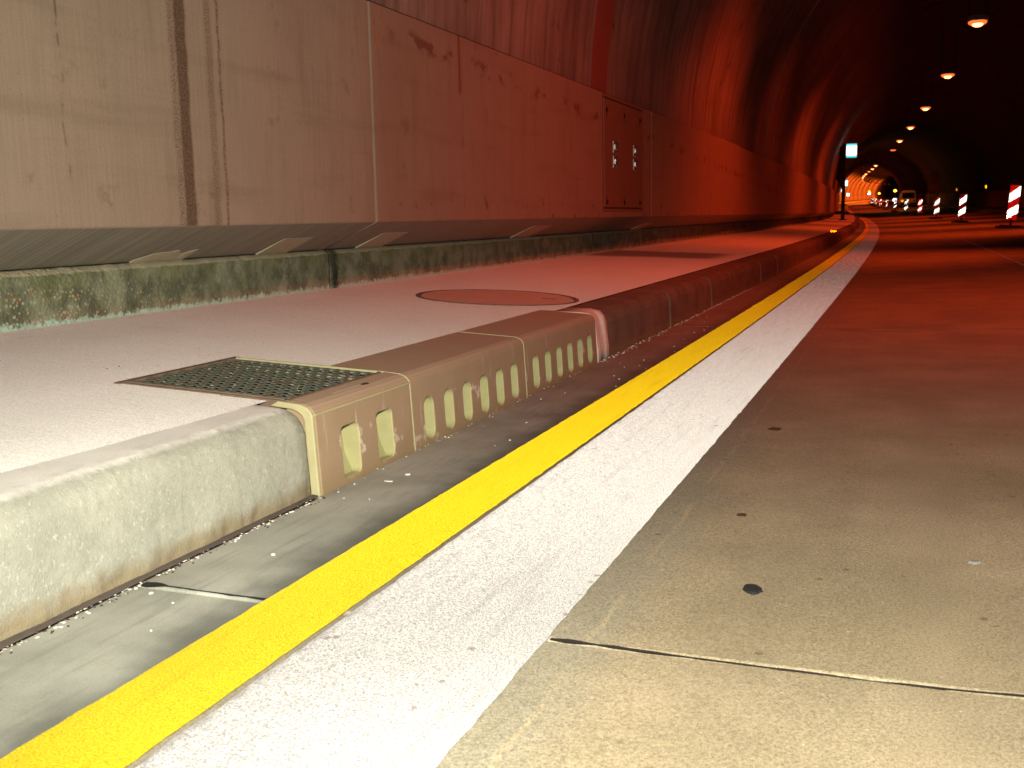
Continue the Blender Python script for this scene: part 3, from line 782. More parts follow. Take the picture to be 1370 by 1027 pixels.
# frame and bars of the grate
grate = empty('drain_grate', (0, 0, 0)); tag(grate, 'square rusty steel drain grate set into the walkway behind the slotted kerb', 'grate')
gz = lambda x: walk_z(x) + .001
mb = MB()
def gbox(mb, x0, x1, y0, y1, zo0, zo1): mb.box(x0, x1, y0, y1, zo0, zo1, 0, lambda x, y, z: W(x, y, walk_z(x)+z))
for (a, b, c, d) in ((GX0-.012, GX0+.008, GY0-.02, GY1+.02), (GX1-.012, GX1-.001, GY0-.0, GY1+.0), (GX0+.009, GX1-.013, GY0-.013, GY0-.003), (GX0+.009, GX1-.013, GY1+.003, GY1+.011)): gbox(mb, a, b, c, d, -.05, .0028)
mb.build('grate_frame', MRUST, grate, False, .002)
for ya_, yb_ in ((GY0-.001, GY0+.0025), (GY1-.004, GY1+.001)):
    mb = MB(); gbox(mb, GX0+.009, GX1-.013, ya_, yb_, -.03, .005); mb.build('grate_edge', MEDGE if ya_ > 2.2 else MRUST, grate)
NB = 14; X0, X1, Y0, Y1 = GX0+.012, GX1-.016, GY0+.008, GY1-.008
pitch = (Y1-Y0)/NB
mb = MB(); gbox(mb, X0, X1, -.0024, .0024, -.026, .0)
proto = None
for i in range(NB+1):
    mb = MB(); yy = Y0+pitch*i; gbox(mb, X0, X1, yy-.0045, yy+.0045, -.0026, -.0004); mb.build('bearing_bar', MGRATE, grate)
me = None
nx = 14; px_ = (X1-X0)/nx
for i in range(NB):
    for j in range(nx+1):
        xx = X0+px_*(j+(.5 if i % 2 else 0)); yy = Y0+pitch*(i+.5)
        if xx > X1-.002: continue
        if me is None:
            mb = MB(); h = pitch/2-.0038
            # twisted connector: a short bar with raised shoulders
            mb.box(-.0060, .0060, -h, h, -.0026, -.0004); mb.box(-.0042, .0042, -h*.85, h*.85, -.0004, .0016)
            o = mb.build('cross_bar', MGRATE, grate); me = o.data
        else: o = bpy.data.objects.new('cross_bar', me); link(o, grate)
        o.location = W(xx, yy, walk_z(xx)); o.rotation_euler = (random.uniform(-.03, .03), .0555, random.uniform(-.06, .06))

# manhole cover
man = empty('manhole_cover'); tag(man, 'round rust coloured manhole cover in the walkway beside the slotted kerb end', 'manhole cover')
def disc_ring(name, r0, r1, z0, z1, mat, n=72, wob=0.0):
    mb = MB(); P = []; U = []
    for r, z in ((r1, z0), (r1, z1-.001), (r1-.003, z1), (r0+.003, z1), (r0, z1-.001), (r0, z0)):
        for i in range(n):
            t = 2*math.pi*i/n; rr = max(r, 0)+wob*fb(math.cos(t), math.sin(t), r*9, 4); x = MCX+rr*math.cos(t); y = MCY+rr*math.sin(t); P.append(W(x, y, walk_z(x)+z)); U.append((x, y))
    mb.add(P, [(k*n+i, k*n+(i+1) % n, (k+1)*n+(i+1) % n, (k+1)*n+i) for k in range(5) for i in range(n)], U)
    return mb.build(name, mat, man, False)
MMAN = plain('manhole_lid', (.47, .375, .315), .8, 0, .16, 10)
disc_ring('cover_frame', .374, .3905, -.04, .004, plain('brown_iron', (.15, .105, .075), .85, 0, .4, 30), 72, .003)
mb = MB(); n = 64; P = [W(MCX, MCY, walk_z(MCX)+.002)]; U = [(MCX, MCY)]
for r, z in ((.20, .002), (.362, .002), (.368, -.001), (.368, -.04)):
    for i in range(n):
        t = 2*math.pi*i/n; x = MCX+r*math.cos(t); y = MCY+r*math.sin(t); P.append(W(x, y, walk_z(x)+z)); U.append((x, y))
F = [(0, 1+i, 1+(i+1) % n) for i in range(n)] + [(1+k*n+i, 1+(k+1)*n+i, 1+(k+1)*n+(i+1) % n, 1+k*n+(i+1) % n) for k in range(3) for i in range(n)]
mb.add(P, F, U); mb.build('cover_lid', MMAN, man)
mb = MB(); n = 48; P = [W(MCX+.4*math.cos(2*math.pi*i/n), MCY+.4*math.sin(2*math.pi*i/n), .19) for i in range(n)]; mb.add(P, [tuple(range(n))]); mb.build('cover_pit', MDARK, man)
mb = MB(); gbox(mb, MCX+.20, MCX+.27, MCY+.07, MCY+.085, .0005, .0026); mb.build('lifting_slot', MDARK, man)

# ================================================================== MARKINGS
ysn = yrange(-3, 8, .02) + yrange(8, 60, .5)[1:] + FAR[1:]
mb = MB(); sheet(mb, .2639, .4139, ysn, lambda x: road_z(x)+.004, 1, lambda i, y: .0024*fb(y, i, 3, 16)+.0014*fb(y, i, 5, 70))
o = mb.build('yellow_line', MYEL); tag(o, 'bright yellow temporary edge line running along the gutter into the curve', 'road marking')
mb = MB(); sheet(mb, .424, .7485, ysn, lambda x: road_z(x)+.003, 2, lambda i, y: (.0035*fb(y, i, 3, 12)+.0015*fb(y, i, 9, 60)))
o = mb.build('white_line', MWHITE); tag(o, 'wide worn white edge line right beside the yellow line', 'road marking')
# remains of lane dashes under the delineators
MFADE = make_paint('faded_road_paint', (.30, .28, .26), (.45, .43, .41), .9, False, (.5, .48, .45), .1)
for k, (y0, y1, x_) in enumerate(((24.5, 30, 4.02), (36, 41, 4.05), (48, 53, 4.05), (60, 65, 4.05), (12.5, 17, 4.02))):
    mb = MB(); sheet(mb, x_-.075, x_+.075, yrange(y0, y1, .5), lambda x: road_z(x)+.004, 1); o = mb.build('lane_dash', MFADE)
    tag(o, ['faded lane dash on the road just in front of the nearest striped post', 'faded lane dash between the two nearest striped posts', 'faded lane dash beyond the second nearest striped post', 'faded lane dash beyond the third nearest striped post', 'faded lane dash nearest the camera at the right picture edge'][k], 'road marking', 'faded lane dashes')
mb = MB(); sheet(mb, 2.345, 2.375, yrange(9, 70, .5), lambda x: road_z(x)+.003, 1, lambda i, y: .006*fb(y, i, 1, 3)); o = mb.build('seam_band', MFADE, road)

# ================================================================== LAMPS
LCOL = (1.0, .066, .010)
lamp_proto = None
def make_lamp():
    t = empty('tunnel_lamp')
    mb = MB(); mb.box(-.23, .23, -.18, .18, .0, .10); mb.box(-.17, .17, -.13, .13, .10, .14); mb.build('housing', MLAMPBODY, t, False, .02)
    for nm, mt, R0, R1, DZ in (('lens', E_LENS, .135, .11, .105), ('diffuser', E_BOWL, .20, .15, .065)):
        mb = MB(); n = 16; P = []
        for j in range(5):
            f = j/4; rx = R0*math.cos(f*math.pi/2*.96)+.005; ry = R1*math.cos(f*math.pi/2*.96)+.005; z = -.004-DZ*math.sin(f*math.pi/2)
            for i in range(n):
                a = 2*math.pi*i/n; ca, sa = math.cos(a), math.sin(a); P.append((rx*math.copysign(abs(ca)**.7, ca), ry*math.copysign(abs(sa)**.7, sa), z))
        F = [(j*n+i, j*n+(i+1) % n, (j+1)*n+(i+1) % n, (j+1)*n+i) for j in range(4) for i in range(n)] + [tuple(range(4*n, 5*n))]
        mb.add(P, F); mb.build(nm, mt, t, True)
    mb = MB(); mb.cyl((-.2, 0, .16), (-.2, 0, 1.9), .014); mb.build('hanger', MPOST, t)
    mb = MB(); mb.cyl((.2, 0, .16), (.2, 0, 1.9), .014); mb.build('hanger', MPOST, t)
    return t
LAMPS = [(7.0, 4.94, 2.35, 2.74), (27.8, 4.941, 1, 2.77), (38.6, 5.015, 1, 2.72), (50.6, 5.052, 1, 2.60), (62.5, 5.112, 1, 2.52), (74.3, 5.144, 1, 2.50), (86.2, 5.201, 0, 2.7),
         (112, 5.151, 1, 2.6), (122, 5.212, 1, 2.7), (132, 5.299, .5, 2.7), (144, 5.42, 1, 2.7), (154, 5.52, 1, 2.7), (166, 5.67, 1, 2.7), (178, 5.75, .4, 2.7), (190, 5.85, .4, 2.7)]
lamp_proto = make_lamp()
BASE_LAMP = 350.0
names_far = {27.8: 'glowing sodium lamp nearest the camera, highest in the row', 38.6: 'glowing sodium lamp second down from the top of the row', 50.6: 'glowing sodium lamp third down from the top of the row',
             62.5: 'glowing sodium lamp fourth down from the top of the row', 74.3: 'glowing sodium lamp fifth down, just above the dim one', 86.2: 'dim failing lamp that shows as a tiny orange dot',
             112: 'first glowing lamp below the gap in the row', 122: 'second glowing lamp below the gap in the row', 132: 'dimmer orange lamp, third below the gap in the row', 144: 'fourth glowing lamp below the gap in the row',
             154: 'fifth glowing lamp below the gap in the row', 166: 'sixth glowing lamp below the gap in the row', 178: 'last but one dim orange lamp at the far end of the row', 190: 'farthest dim orange lamp at the far end of the row'}
first = True
for (y, z, on, x) in LAMPS:
    if y > 20:
        t = lamp_proto if first else copy_tree(lamp_proto); first = False
        t.location = W(x, y, z-sag(y)); t.rotation_euler = (R(-8), 0, heading(y))
        tag(t, names_far[y], 'lamp', 'sodium lamps along the tunnel roof')
        if y > 170 or on == .5:
            for ch in t.children:
                if ch.name.startswith('lens'): ch.data = ch.data.copy(); ch.data.materials[0] = E_LENSDIM
        if on == 0:
            for ch in t.children:
                if ch.name.startswith('lens'): ch.scale = (.45, .45, .45); ch.data = ch.data.copy(); ch.data.materials[0] = E_LENSDIM
    if on:
        l = bpy.data.lights.new('sodium_light', 'SPOT'); o = bpy.data.objects.new('sodium_light', l); col.objects.link(o)
        l.color = LCOL; l.energy = BASE_LAMP*on*(2.6 if y > 100 else 3.0 if y > 20 else 1.0); l.shadow_soft_size = .15; l.spot_size = R(140); l.spot_blend = .75 if y > 20 else 1.0
        o.location = W(x, y, z-sag(y)) + Vector((0, 0, -.22))
        h = heading(y); d = Vector((-.16, .22 if y > 20 else .05, -1.0)); d.rotate(Matrix.Rotation(h, 3, 'Z')); o.rotation_euler = d.to_track_quat('-Z', 'Y').to_euler()
l = bpy.data.lights.new('sodium_light', 'SPOT'); o = bpy.data.objects.new('sodium_light', l); col.objects.link(o)  # unseen lamp added to brighten the left wall and walkway
l.color = LCOL; l.energy = 900; l.shadow_soft_size = .15; l.spot_size = R(96); l.spot_blend = 1.0
o.location = W(2.74, 14.8, 4.4); d = Vector((-3.3, .2, -4.8)); o.rotation_euler = d.to_track_quat('-Z', 'Y').to_euler()
l = bpy.data.lights.new('sodium_light', 'SPOT'); o = bpy.data.objects.new('sodium_light', l); col.objects.link(o)  # second unseen lamp, added as fill for the walkway further on
l.color = LCOL; l.energy = 200; l.shadow_soft_size = .15; l.spot_size = R(100); l.spot_blend = 1.0
o.location = W(2.0, 21.0, 4.6); d = Vector((-2.4, .5, -4.6)); o.rotation_euler = d.to_track_quat('-Z', 'Y').to_euler()
# lamps added round the bend, lenses turned out of view, to light the distant wall
for k, y in enumerate((204, 216, 228, 240, 252, 264, 276, 288, 300)):
    t = copy_tree(lamp_proto); t.location = W(2.7, y, 4.25); t.rotation_euler = (R(-8), 0, heading(y)); tag(t, 'added lamp far round the bend, facing away, to light the orange wall', 'lamp', 'lamps added round the bend')
    for ch in t.children:
        if ch.name.startswith('lens'): ch.location = (0, .19, .07); ch.rotation_euler = (R(-100), 0, 0); ch.scale = (.8, .3, .5)
        if ch.name.startswith('diffuser'): ch.data = ch.data.copy(); ch.data.materials[0] = MLAMPBODY
    l = bpy.data.lights.new('sodium_light', 'SPOT'); o = bpy.data.objects.new('sodium_light', l); col.objects.link(o)
    l.color = (1.0, .15, .014); l.energy = 3600; l.spot_size = R(168); l.spot_blend = .4; l.shadow_soft_size = .15
    o.location = W(3.6, y+.6, 3.4); d = Vector((-1.0, .2, -.75)); d.rotate(Matrix.Rotation(heading(y), 3, 'Z')); o.rotation_euler = d.to_track_quat('-Z', 'Y').to_euler()

# ================================================================== LIT SIGNS
def make_sign(w_, h_, post_h, post=True):
    t = empty('lit_sign')
    mb = MB(); mb.box(-w_/2, w_/2, -.02, .16, 0, h_); mb.build('sign_casing', MSIGNRIM, t, False, .03)
    mb = MB(); mb.box(-w_/2+.035, w_/2-.035, -.028, -.0225, h_*.19, h_*.82); mb.build('sign_face', E_WHITE, t)
    for z0, z1 in ((.035, h_*.185), (h_*.825, h_-.035)):
        mb = MB(); mb.box(-w_/2+.035, w_/2-.035, -.028, -.0225, z0, z1); mb.build('sign_border', E_CYAN, t)
    mb = MB(); mb.box(-w_/2-.45, -w_/2-.002, .04, .10, h_*.3, h_*.38); mb.box(-w_/2-.45, -w_/2-.002, .04, .10, h_*.62, h_*.70); mb.build('bracket', MPOST, t)
    return t
def dirsign(lbl, x, y, z, s): s.location = W(x, y, z-sag(y)); s.rotation_euler = (0, 0, heading(y)+.05); tag(s, lbl, 'sign', 'lit signs on the left tunnel wall'); return s
sg = make_sign(.66, .80, 0)
dirsign('large lit white sign with cyan bands, nearest of the wall signs', -.42, 50, 2.99, sg); sg.scale = (.72, .72, .80)
s2_ = copy_tree(sg); dirsign('small lit white sign below the large one, second along the wall', -.02, 125, 3.45, s2_); s2_.scale = (.95, .95, .95)
s3_ = copy_tree(sg); dirsign('tiny lit white sign, third along the wall', -.1, 170, 3.6, s3_)
s4_ = copy_tree(sg); dirsign('faintest lit white sign on the orange wall, fourth along the wall', -.05, 205, 3.5, s4_); s4_.scale = (.8, .8, .8)
# dark post and gusset below the big sign
pt = empty('sign_post'); tag(pt, 'dark steel post with wide gusset standing against the wall below the large lit sign', 'post')
mb = MB()
def pb(x0, x1, y0, y1, z0, z1, m=mb): m.box(x0, x1, y0, y1, z0, z1, 0, lambda x, y, z: W(x, y, z))
pb(-.80, -.64, 50.2, 50.4, .25, 3.6); mb.build('post', MPOST, pt, False, .02)
mb = MB(); P = [(-.803, 3.5), (-.803, 1.65), (-1.06, 2.1), (-.90, 3.5)]
mb.add([W(x, 50.22, z) for x, z in P]+[W(x, 50.36, z) for x, z in P], [(0, 1, 2, 3), (7, 6, 5, 4), (0, 4, 5, 1), (1, 5, 6, 2), (2, 6, 7, 3), (3, 7, 4, 0)]); mb.build('gusset', MPOST, pt)
mb = MB(); pb(-.90, -.54, 50.12, 50.48, .25, .29, mb); mb.build('base_plate', MPOST, pt)

# ================================================================== DELINEATORS
def corner_cubes(inside, a, u0, u1, w0, w1, depth_sign=1.0):
    """field of concave 90 degree trihedral prisms facing -y, in local (x, z)"""
    h = a*math.sqrt(3)/2; dp = a/math.sqrt(6); V = []; F = []
    rows = int((w1-w0)/h)+3; cols = int((u1-u0)/a)+3
    for r in range(-1, rows):
        for c in range(-1, cols):
            x0 = u0+c*a+(a/2 if r % 2 else 0); z0 = w0+r*h
            for tri in (((x0, z0), (x0+a, z0), (x0+a/2, z0+h)), ((x0+a, z0), (x0+1.5*a, z0+h), (x0+a/2, z0+h))):
                cx_ = sum(q[0] for q in tri)/3; cz_ = sum(q[1] for q in tri)/3
                if not inside(cx_, cz_): continue
                b = len(V); V += [(q[0], 0, q[1]) for q in tri] + [(cx_, dp, cz_)]
                F += [(b, b+1, b+3), (b+1, b+2, b+3), (b+2, b, b+3)]
    mb = MB(); mb.add(V, F); return mb
PW, PH = .27, 1.0
def stripe_fn(l0, l1, r0, r1):
    def f(x, z):
        t = (x+PW/2)/PW
        return -.002 <= t <= 1.002 and l0+(r0-l0)*t <= z <= l1+(r1-l1)*t
    return f
def make_delineator():
    t = empty('delineator_post')
    mb = MB(); mb.box(-.40, .40, -.20, .20, 0, .06); mb.box(-.30, .30, -.15, .15, .06, .10); mb.build('foot', MBLACK, t, False, .02)
    mb = MB(); mb.box(-.03, .03, -.03, .03, .10, .27); mb.build('stem', MBLACK, t)
    mb = MB(); mb.box(-PW/2, PW/2, .026, .05, .25, .25+PH); pn = mb.build('panel', MRED, t, False, .004)
    def pad_poly(pts):
        m = MB(); n = len(pts); m.add([(x, .0, .25+z) for x, z in pts]+[(x, .0255, .25+z) for x, z in pts], [tuple(range(n)), tuple(range(2*n-1, n-1, -1))]+[(i, (i+1) % n, n+(i+1) % n, n+i) for i in range(n)])
        m.build('red_stripe', MRED, pn)
    h = PW/2; A = (.02, .27, .21, .46); B = (.50, .74, .69, .985)
    pad_poly([(-h, 0), (h, 0), (h, A[2]-.006), (-h, A[0]-.006)]); pad_poly([(-h, A[1]+.006), (h, A[3]+.006), (h, B[2]-.006), (-h, B[0]-.006)]); pad_poly([(-h, B[1]+.006), (h, B[3]+.006), (h, 1.0), (-h, 1.0)])
    for S in (A, B):
        m = corner_cubes(stripe_fn(*S), .034, -PW/2-.02, PW/2+.02, -.05, PH+.05); o = m.build('white_stripe', MRETW, pn); o.location = (0, .002, .25)
    return t
DEL = [(31.8, 4.10, 306), (47.5, 3.98, 0), (62.5, 4.0, 0), (78.5, 4.18, 0), (93, 4.2, 0), (107, 4.2, 0), (121, 4.2, 0), (135, 4.2, 0), (149, 4.2, 0), (163, 4.2, 0), (177, 4.2, 0), (191, 4.2, 0), (205, 4.2, 0), (219, 4.2, 0)]
ords = ['nearest', 'second nearest', 'third nearest', 'fourth nearest', 'fifth nearest', 'sixth nearest', 'seventh nearest', 'eighth nearest', 'ninth nearest', 'tenth nearest', 'eleventh nearest', 'twelfth nearest', 'last but one', 'farthest']
dp = make_delineator()
for i, (y, x, _) in enumerate(DEL):
    t = dp if i == 0 else copy_tree(dp)
    t.location = W(x, y, road_z(x)+.001); t.rotation_euler = (0, R([4.5, 3.0, 1.5, 1, 2, 3, 2, 1, 2, 0, 1, 2, 1, 0][i]), math.atan2(CAM.x-t.location.x, t.location.y-CAM.y)*1.0 if False else -math.atan2(t.location.x-CAM.x, t.location.y-CAM.y) + R(random.uniform(-3, 3)))
    t.scale = (.93, .93, .93)
    tag(t, f'red and white striped delineator post on a black foot, {ords[i]} of the row', 'delineator', 'delineator posts closing the right lane')

# ================================================================== VEHICLE, WORK SITE THINGS
van = empty('parked_van', W(6.85, 128, road_z(6.85)), heading(128)); van.scale = (.88, .9, .9); tag(van, 'boxy van seen from behind in the closed lane beyond the striped posts', 'van')
mb = MB(); prof = [(-.95, .30), (-.97, .9), (-.90, 1.15), (-.80, 1.98), (-.68, 2.10), (.68, 2.10), (.80, 1.98), (.90, 1.15), (.97, .9), (.95, .30)]
n = len(prof); P = [(x, 0 + (.16 if z > 1.1 else 0)*(z-1.1), z) for x, z in prof] + [(x, 3.6, z) for x, z in prof] + [(x*.95, 4.7, min(z, 1.0)) for x, z in prof]
F = [tuple(range(n-1, -1, -1)), tuple(range(2*n, 3*n))] + [(k*n+i, k*n+(i+1) % n, (k+1)*n+(i+1) % n, (k+1)*n+i) for k in range(2) for i in range(n)]
mb.add(P, F); mb.build('body', MVANP, van, False, .04)
mb = MB(); P = [(-.78, -.03, 1.12), (.78, -.03, 1.12), (.70, .05, 1.84), (-.70, .05, 1.84)]; mb.add(P+[(x, y+.03, z) for x, y, z in P], [(0, 1, 2, 3), (0, 4, 5, 1), (1, 5, 6, 2), (2, 6, 7, 3), (3, 7, 4, 0)]); mb.build('rear_window', MGLASSDK, van)
for s in (-1, 1):
    mb = MB(); mb.box(.72*s-.12, .72*s+.12, -.03, .02, .72, .92); mb.build('tail_light', E_TAIL if s < 0 else plain('tail_lens', (.3, .02, .01), .3), van)
    for yy in (.8, 3.7):
        mb = MB(); mb.cyl((.72*s, yy, .34), (.94*s, yy, .34), .34, None, 20); wv = mb.build('wheel', MBLACK, van)
        mb = MB(); mb.cyl((.93*s, yy, .34), (.955*s, yy, .34), .19, None, 14); mb.build('rim', MLAMPBODY, wv)
mb = MB(); mb.box(-.96, .96, -.08, .12, .36, .62); mb.build('bumper', MBLACK, van, False, .03)
mb = MB(); mb.box(-.26, .26, -.09, -.082, .46, .57); mb.build('number_plate', MCONEW, van)

def make_mast(lbl, x, y, za, zw):
    t = empty('work_light_mast', W(x, y, road_z(x)), heading(y)); tag(t, lbl, 'work light')
    mb = MB()
    for a in (90, 210, 330): mb.cyl((0, 0, .5), (.5*math.cos(R(a)), .5*math.sin(R(a)), .02), .03, None, 8)
    mb.build('tripod', MPOST, t)
    mb = MB(); mb.cyl((0, 0, .4), (0, 0, za), .035, None, 10); mb.build('mast', MPOST, t)
    if za:
        mb = MB(); mb.cyl((0, 0, za), (0, 0, za+.06), .12, None, 12); mb.build('beacon_foot', MBLACK, t)
        mb = MB(); mb.ball((0, 0, za+.16), .15, .15, .13, 14, 8); mb.build('beacon', E_AMBER, t, True)
    if zw:
        mb = MB(); mb.box(-.2, .2, -.05, .1, zw-.14, zw+.14); fx = mb.build('floodlight', MBLACK, t, False, .02)
        mb = MB(); mb.box(-.17, .17, -.06, -.0505, zw-.11, zw+.11); mb.build('lens', E_COOL, fx)
    return t
make_mast('amber beacon above a white work light on a mast, left of the van', 4.5, 112, 1.78, 1.05)
make_mast('distant amber beacon on a mast low before the orange wall', 4.9, 160, 1.55, 0)
make_mast('distant white work light on a mast low before the orange wall', 3.6, 162, 1.9, 1.75)
def light_at(x, y, z, c, e):
    l = bpy.data.lights.new('beacon_and_fill_light', 'POINT'); o = bpy.data.objects.new('beacon_and_fill_light', l); col.objects.link(o); l.color = c; l.energy = e; l.shadow_soft_size = .12; o.location = W(x, y, z)
light_at(4.5, 111.6, 2.3, (1, .35, .03), 50)
light_at(5.9, 125.2, 2.9, (1, .22, .02), 55)  # fill with no lamp of its own, added to brighten the van

# dark portable sign seen from behind
st = empty('road_sign', W(5.0, 78, road_z(5.0)), heading(78)-.05); tag(st, 'dark portable road sign with two boards seen from behind, at the third striped post', 'sign')
mb = MB(); mb.cyl((-.25, .05, .06), (-.25, .05, 2.7), .03, None, 8); mb.build('post', MPOST, st)
mb = MB(); mb.cyl((.25, .05, .06), (.25, .05, 2.7), .03, None, 8); mb.build('post', MPOST, st)
mb = MB(); mb.box(-.36, .36, 0, .03, 1.62, 2.12); mb.build('board', MSIGNBACK, st)
mb = MB(); mb.cyl((0, .0, 2.58), (0, .03, 2.58), .36, None, 20); mb.build('board', MSIGNBACK, st)
mb = MB(); mb.box(-.45, .45, -.25, .3, 0, .06); mb.build('foot', MBLACK, st)

def make_cone():
    t = empty('traffic_cone')
    mb = MB(); mb.box(-.22, .22, -.22, .22, 0, .04); mb.build('foot', MBLACK, t, False, .015)
    mb = MB(); mb.cyl((0, 0, .04), (0, 0, .75), .155, .035, 18); mb.build('cone', MCONE, t, True)
    mb = MB(); mb.cyl((0, 0, .42), (0, 0, .60), .101, .073, 18, 0, False); mb.build('collar', MCONEW, t, True)
    return t
cn = make_cone(); cn.location = W(4.75, 84, road_z(4.75)); tag(cn, 'small cone with white collar just left of the dark portable sign', 'traffic cone', 'traffic cones in the closed lane')
c2 = copy_tree(cn); c2.location = W(5.35, 80, road_z(5.35)); tag(c2, 'small cone with white collar just right of the dark portable sign', 'traffic cone', 'traffic cones in the closed lane')

# jet fan under the roof
jf = empty('jet_fan', W(3.3, 215, 4.5), heading(215)); tag(jf, 'round jet fan under the dark roof above the distant orange wall', 'fan')
mb = MB(); n = 24
for r, ya_, yb_ in ((.55, 0, 2.4), (.47, .02, 2.38)): mb.cyl((0, ya_, 0), (0, yb_, 0), r, None, n, 0, False)
P = []
for r in (.47, .55):
    for i in range(n): P.append((r*math.cos(2*math.pi*i/n), 0, r*math.sin(2*math.pi*i/n)))
mb.add(P, [(i, (i+1) % n, n+(i+1) % n, n+i) for i in range(n)]); mb.build('casing', MFAN, jf, True)
mb = MB(); mb.ball((0, .5, 0), .15, .3, .15); 
for k in range(6):
    a = k*math.pi/3; mb.box(-.05, .05, .5, .54, .12, .45, 0, lambda x, y, z, a=a: Vector((x*math.cos(a)+z*math.sin(a), y, -x*math.sin(a)+z*math.cos(a))))
mb.build('impeller', MPOST, jf)
mb = MB(); mb.cyl((0, .5, .55), (0, .5, 1.6), .03); mb.cyl((0, 1.9, .55), (0, 1.9, 1.6), .03); mb.build('hanger', MPOST, jf)

# yellow wall reflectors on the right, an orange one on the kerb
def make_refl(mat, w_, h_, a):
    t = empty('wall_reflector'); mb = MB(); mb.box(-w_/2-.02, w_/2+.02, .012, .05, -h_/2-.02, h_/2+.02); mb.build('holder', MBLACK, t)
    m = corner_cubes(lambda x, z: abs(x) < w_/2 and abs(z) < h_/2, a, -w_/2-.05, w_/2+.05, -h_/2-.05, h_/2+.05); m.build('prism', mat, t); return t
rp = make_refl(MRETY, .08, .22, .02)
for k, (y, z) in enumerate(((81, 2.0), (98.5, 1.95))):
    t = rp if k == 0 else copy_tree(rp); t.location = W(8.62, y, z); t.rotation_euler = (0, 0, -math.atan2(t.location.x-CAM.x, t.location.y-CAM.y))
    tag(t, ['yellow reflector on the right wall, left of the nearest striped post', 'yellow reflector on the right wall, above the second nearest striped post'][k], 'reflector', 'yellow reflectors on the right wall')
ks = empty('kerb_reflector', W(-.085, 22.6, .212)); tag(ks, 'small glowing orange reflector stud on top of the far kerb', 'reflector')
ks.rotation_euler = (0, 0, -math.atan2(ks.location.x-CAM.x, ks.location.y-CAM.y))
mb = MB(); mb.box(-.06, .06, .01, .07, -.004, .044); mb.build('stud', MLAMPBODY, ks, False, .01)
m = corner_cubes(lambda x, z: abs(x) < .055 and .008 < z < .042, .012, -.07, .07, -.01, .06); m.build('prism', MRETO, ks)

# ================================================================== SMALL THINGS
def chips(name, pts, mat, label=None):
    mb = MB()
    for (x, y, z, r) in pts:
        n = 5; P = []; a0 = random.random()*6
        hh = r*random.uniform(.35, .8)
        base = W(x, y, z)
        for lv, rr in ((0, 1.0), (1, .6)):
            for i in range(n): 
                t = a0+2*math.pi*i/n; q = r*rr*random.uniform(.7, 1.25); P.append(base+Vector((q*math.cos(t), q*math.sin(t), lv*hh)))
        mb.add(P, [tuple(range(n, 2*n))]+[(i, (i+1) % n, n+(i+1) % n, n+i) for i in range(n)])
    o = mb.build(name, mat); tag(o, label, None, None, 'stuff'); return o
pts = []
for _ in range(230):
    y = random.uniform(.75, 2.0); pts.append((random.gauss(.006, .006), y, -.0005, random.uniform(.0012, .0038)))
for _ in range(260):
    y = random.uniform(4.3, 9.0); pts.append((abs(random.gauss(.008, .014))+.002, y, -.0005, random.uniform(.0018, .0055)))
for _ in range(60):
    y = random.uniform(2.0, 4.3); pts.append((abs(random.gauss(.004, .01))+.003, y, -.0005, random.uniform(.0012, .0035)))
for _ in range(46):
    pts.append((random.uniform(.02, .25), random.uniform(1.0, 6.5), -.001, random.uniform(.0014, .005)))
for _ in range(70):
    x = random.uniform(-1.4, -.3); pts.append((x, random.uniform(1.8, 8.0), walk_z(x), random.uniform(.001, .003)))
pts = [q for q in pts if not (GX0-.02 < q[0] < GX1+.01 and GY0-.03 < q[1] < GY1+.03)]
chips('grit', pts, MGRIT, 'pale grit scattered along the kerb foot, gutter and walkway')
pts = []
for _ in range(120):
    y = random.uniform(.75, 2.0); pts.append((random.gauss(.010, .010), y, -.0005, random.uniform(.0015, .004)))
for _ in range(50): pts.append((random.uniform(.76, 2.2), random.uniform(1.0, 4.5), -.004, random.uniform(.0008, .0022)))
for _ in range(40):
    x = random.uniform(-1.4, -.3); pts.append((x, random.uniform(1.8, 8.0), walk_z(x), random.uniform(.001, .0028)))
pts = [q for q in pts if not (GX0-.02 < q[0] < GX1+.01 and GY0-.03 < q[1] < GY1+.03)]
chips('brown_grit', pts, MSPOT, 'dark brown grit scattered along the kerb foot and road')
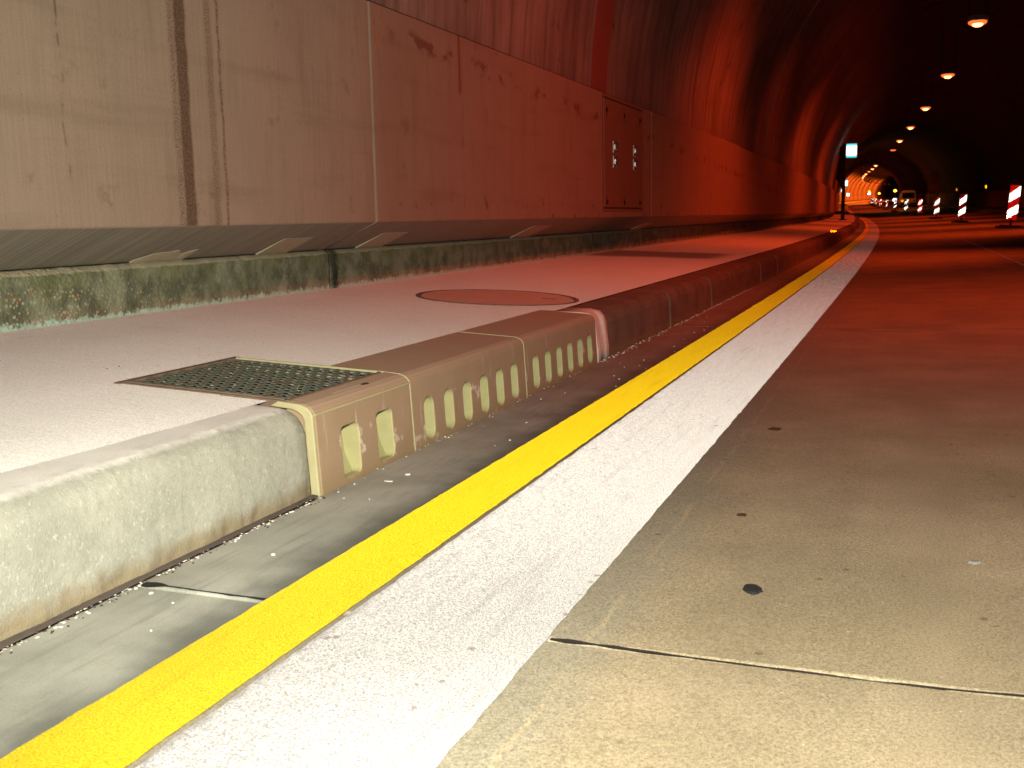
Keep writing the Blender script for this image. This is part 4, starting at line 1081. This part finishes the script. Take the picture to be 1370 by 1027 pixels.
# dirt caught in the open seam under the foreground kerb
mb = MB(); ys = yrange(.55, 2.0, .01); P = []; U = []
for y in ys:
    a = .003*abs(fb(y, 1, 1, 7)); c_ = .001+.004*fb(y, 4, 1, 5)
    for x, z in ((-.014, .004), (c_-.003, .0024), (c_+.001+a, .0012)): P.append(W(x, y, z)); U.append((z, y))
n = len(ys); mb.add(P, [(3*j+i, 3*j+i+1, 3*j+i+4, 3*j+i+3) for j in range(n-1) for i in range(2)], U)
o = mb.build('seam_mortar', MJOINT, road)
mb = MB(); P = []; U = []
for y in ys:
    a = .0032*max(0, fb(y, 2, 1, 6)+.12); c_ = .011+.004*fb(y, 4, 1, 5)
    for x, z in ((c_, .0034), (c_+a*2.2, .0030)): P.append(W(x, y, z)); U.append((z, y))
mb.add(P, [(2*j, 2*j+1, 2*j+3, 2*j+2) for j in range(n-1)], U); mb.build('seam_crack', MDARK, road)

def blob(name, x, y, rx, ry, mat, label, cat, h=.003, zf=road_z, group=None, rot=0.0):
    mb = MB(); n = 22; P = []; c = (x, y)
    for lv, k in ((.0005, 1.0), (h, .85)):
        for i in range(n):
            t = 2*math.pi*i/n; q = k*(1+.35*fb(math.cos(t)+x*9, math.sin(t)+y*5, 2, 1.6)); dx, dy = rx*q*math.cos(t), ry*q*math.sin(t)
            dx, dy = dx*math.cos(rot)-dy*math.sin(rot), dx*math.sin(rot)+dy*math.cos(rot)
            P.append(W(x+dx, y+dy, zf(x+dx)+lv))
    mb.add(P, [tuple(range(n, 2*n))]+[(i, (i+1) % n, n+(i+1) % n, n+i) for i in range(n)]); o = mb.build(name, mat); tag(o, label, cat, group); return o
blob('tar_spot', 1.004, 1.687, .017, .022, MTAR, 'shiny black tar spot on the road right of the white line', 'tar spot', .006, rot=.2)
blob('stone_flake', 1.35, 1.93, .010, .009, plain('grey_stone', (.13, .125, .11), .8), 'pale flat stone flake lying on the road at the right', 'stone', .005)
for (x, y, r, lb) in ((1.015, 1.56, .010, 'small brown spot just below the black tar spot'), (1.09, 1.562, .010, 'small brown spot right of and below the black tar spot'), (.92, 2.13, .012, 'small brown spot nearest the white line'), (1.01, 2.12, .010, 'small brown spot up the road from the tar spot'), (.88, 3.05, .02, 'dark brown spot far up the road beside the white line')):
    blob('brown_spot', x, y, r, r*1.2, MSPOT, lb, 'spot', .0012, group='brown spots on the road')
blob('brown_spot', -.052, 2.325, .013, .016, MSPOT, 'round brown drop stain on the slotted kerb edge by the grate', 'spot', .0012, lambda x: .2045)
blob('white_flake', .105, 2.24, .006, .006, MGRIT, 'bright white flake on the gutter below the slotted kerb', 'flake', .004)
blob('white_flake', .09, 2.17, .012, .006, MGRIT, 'flat pale flake on the gutter beside the bright white one', 'flake', .002)
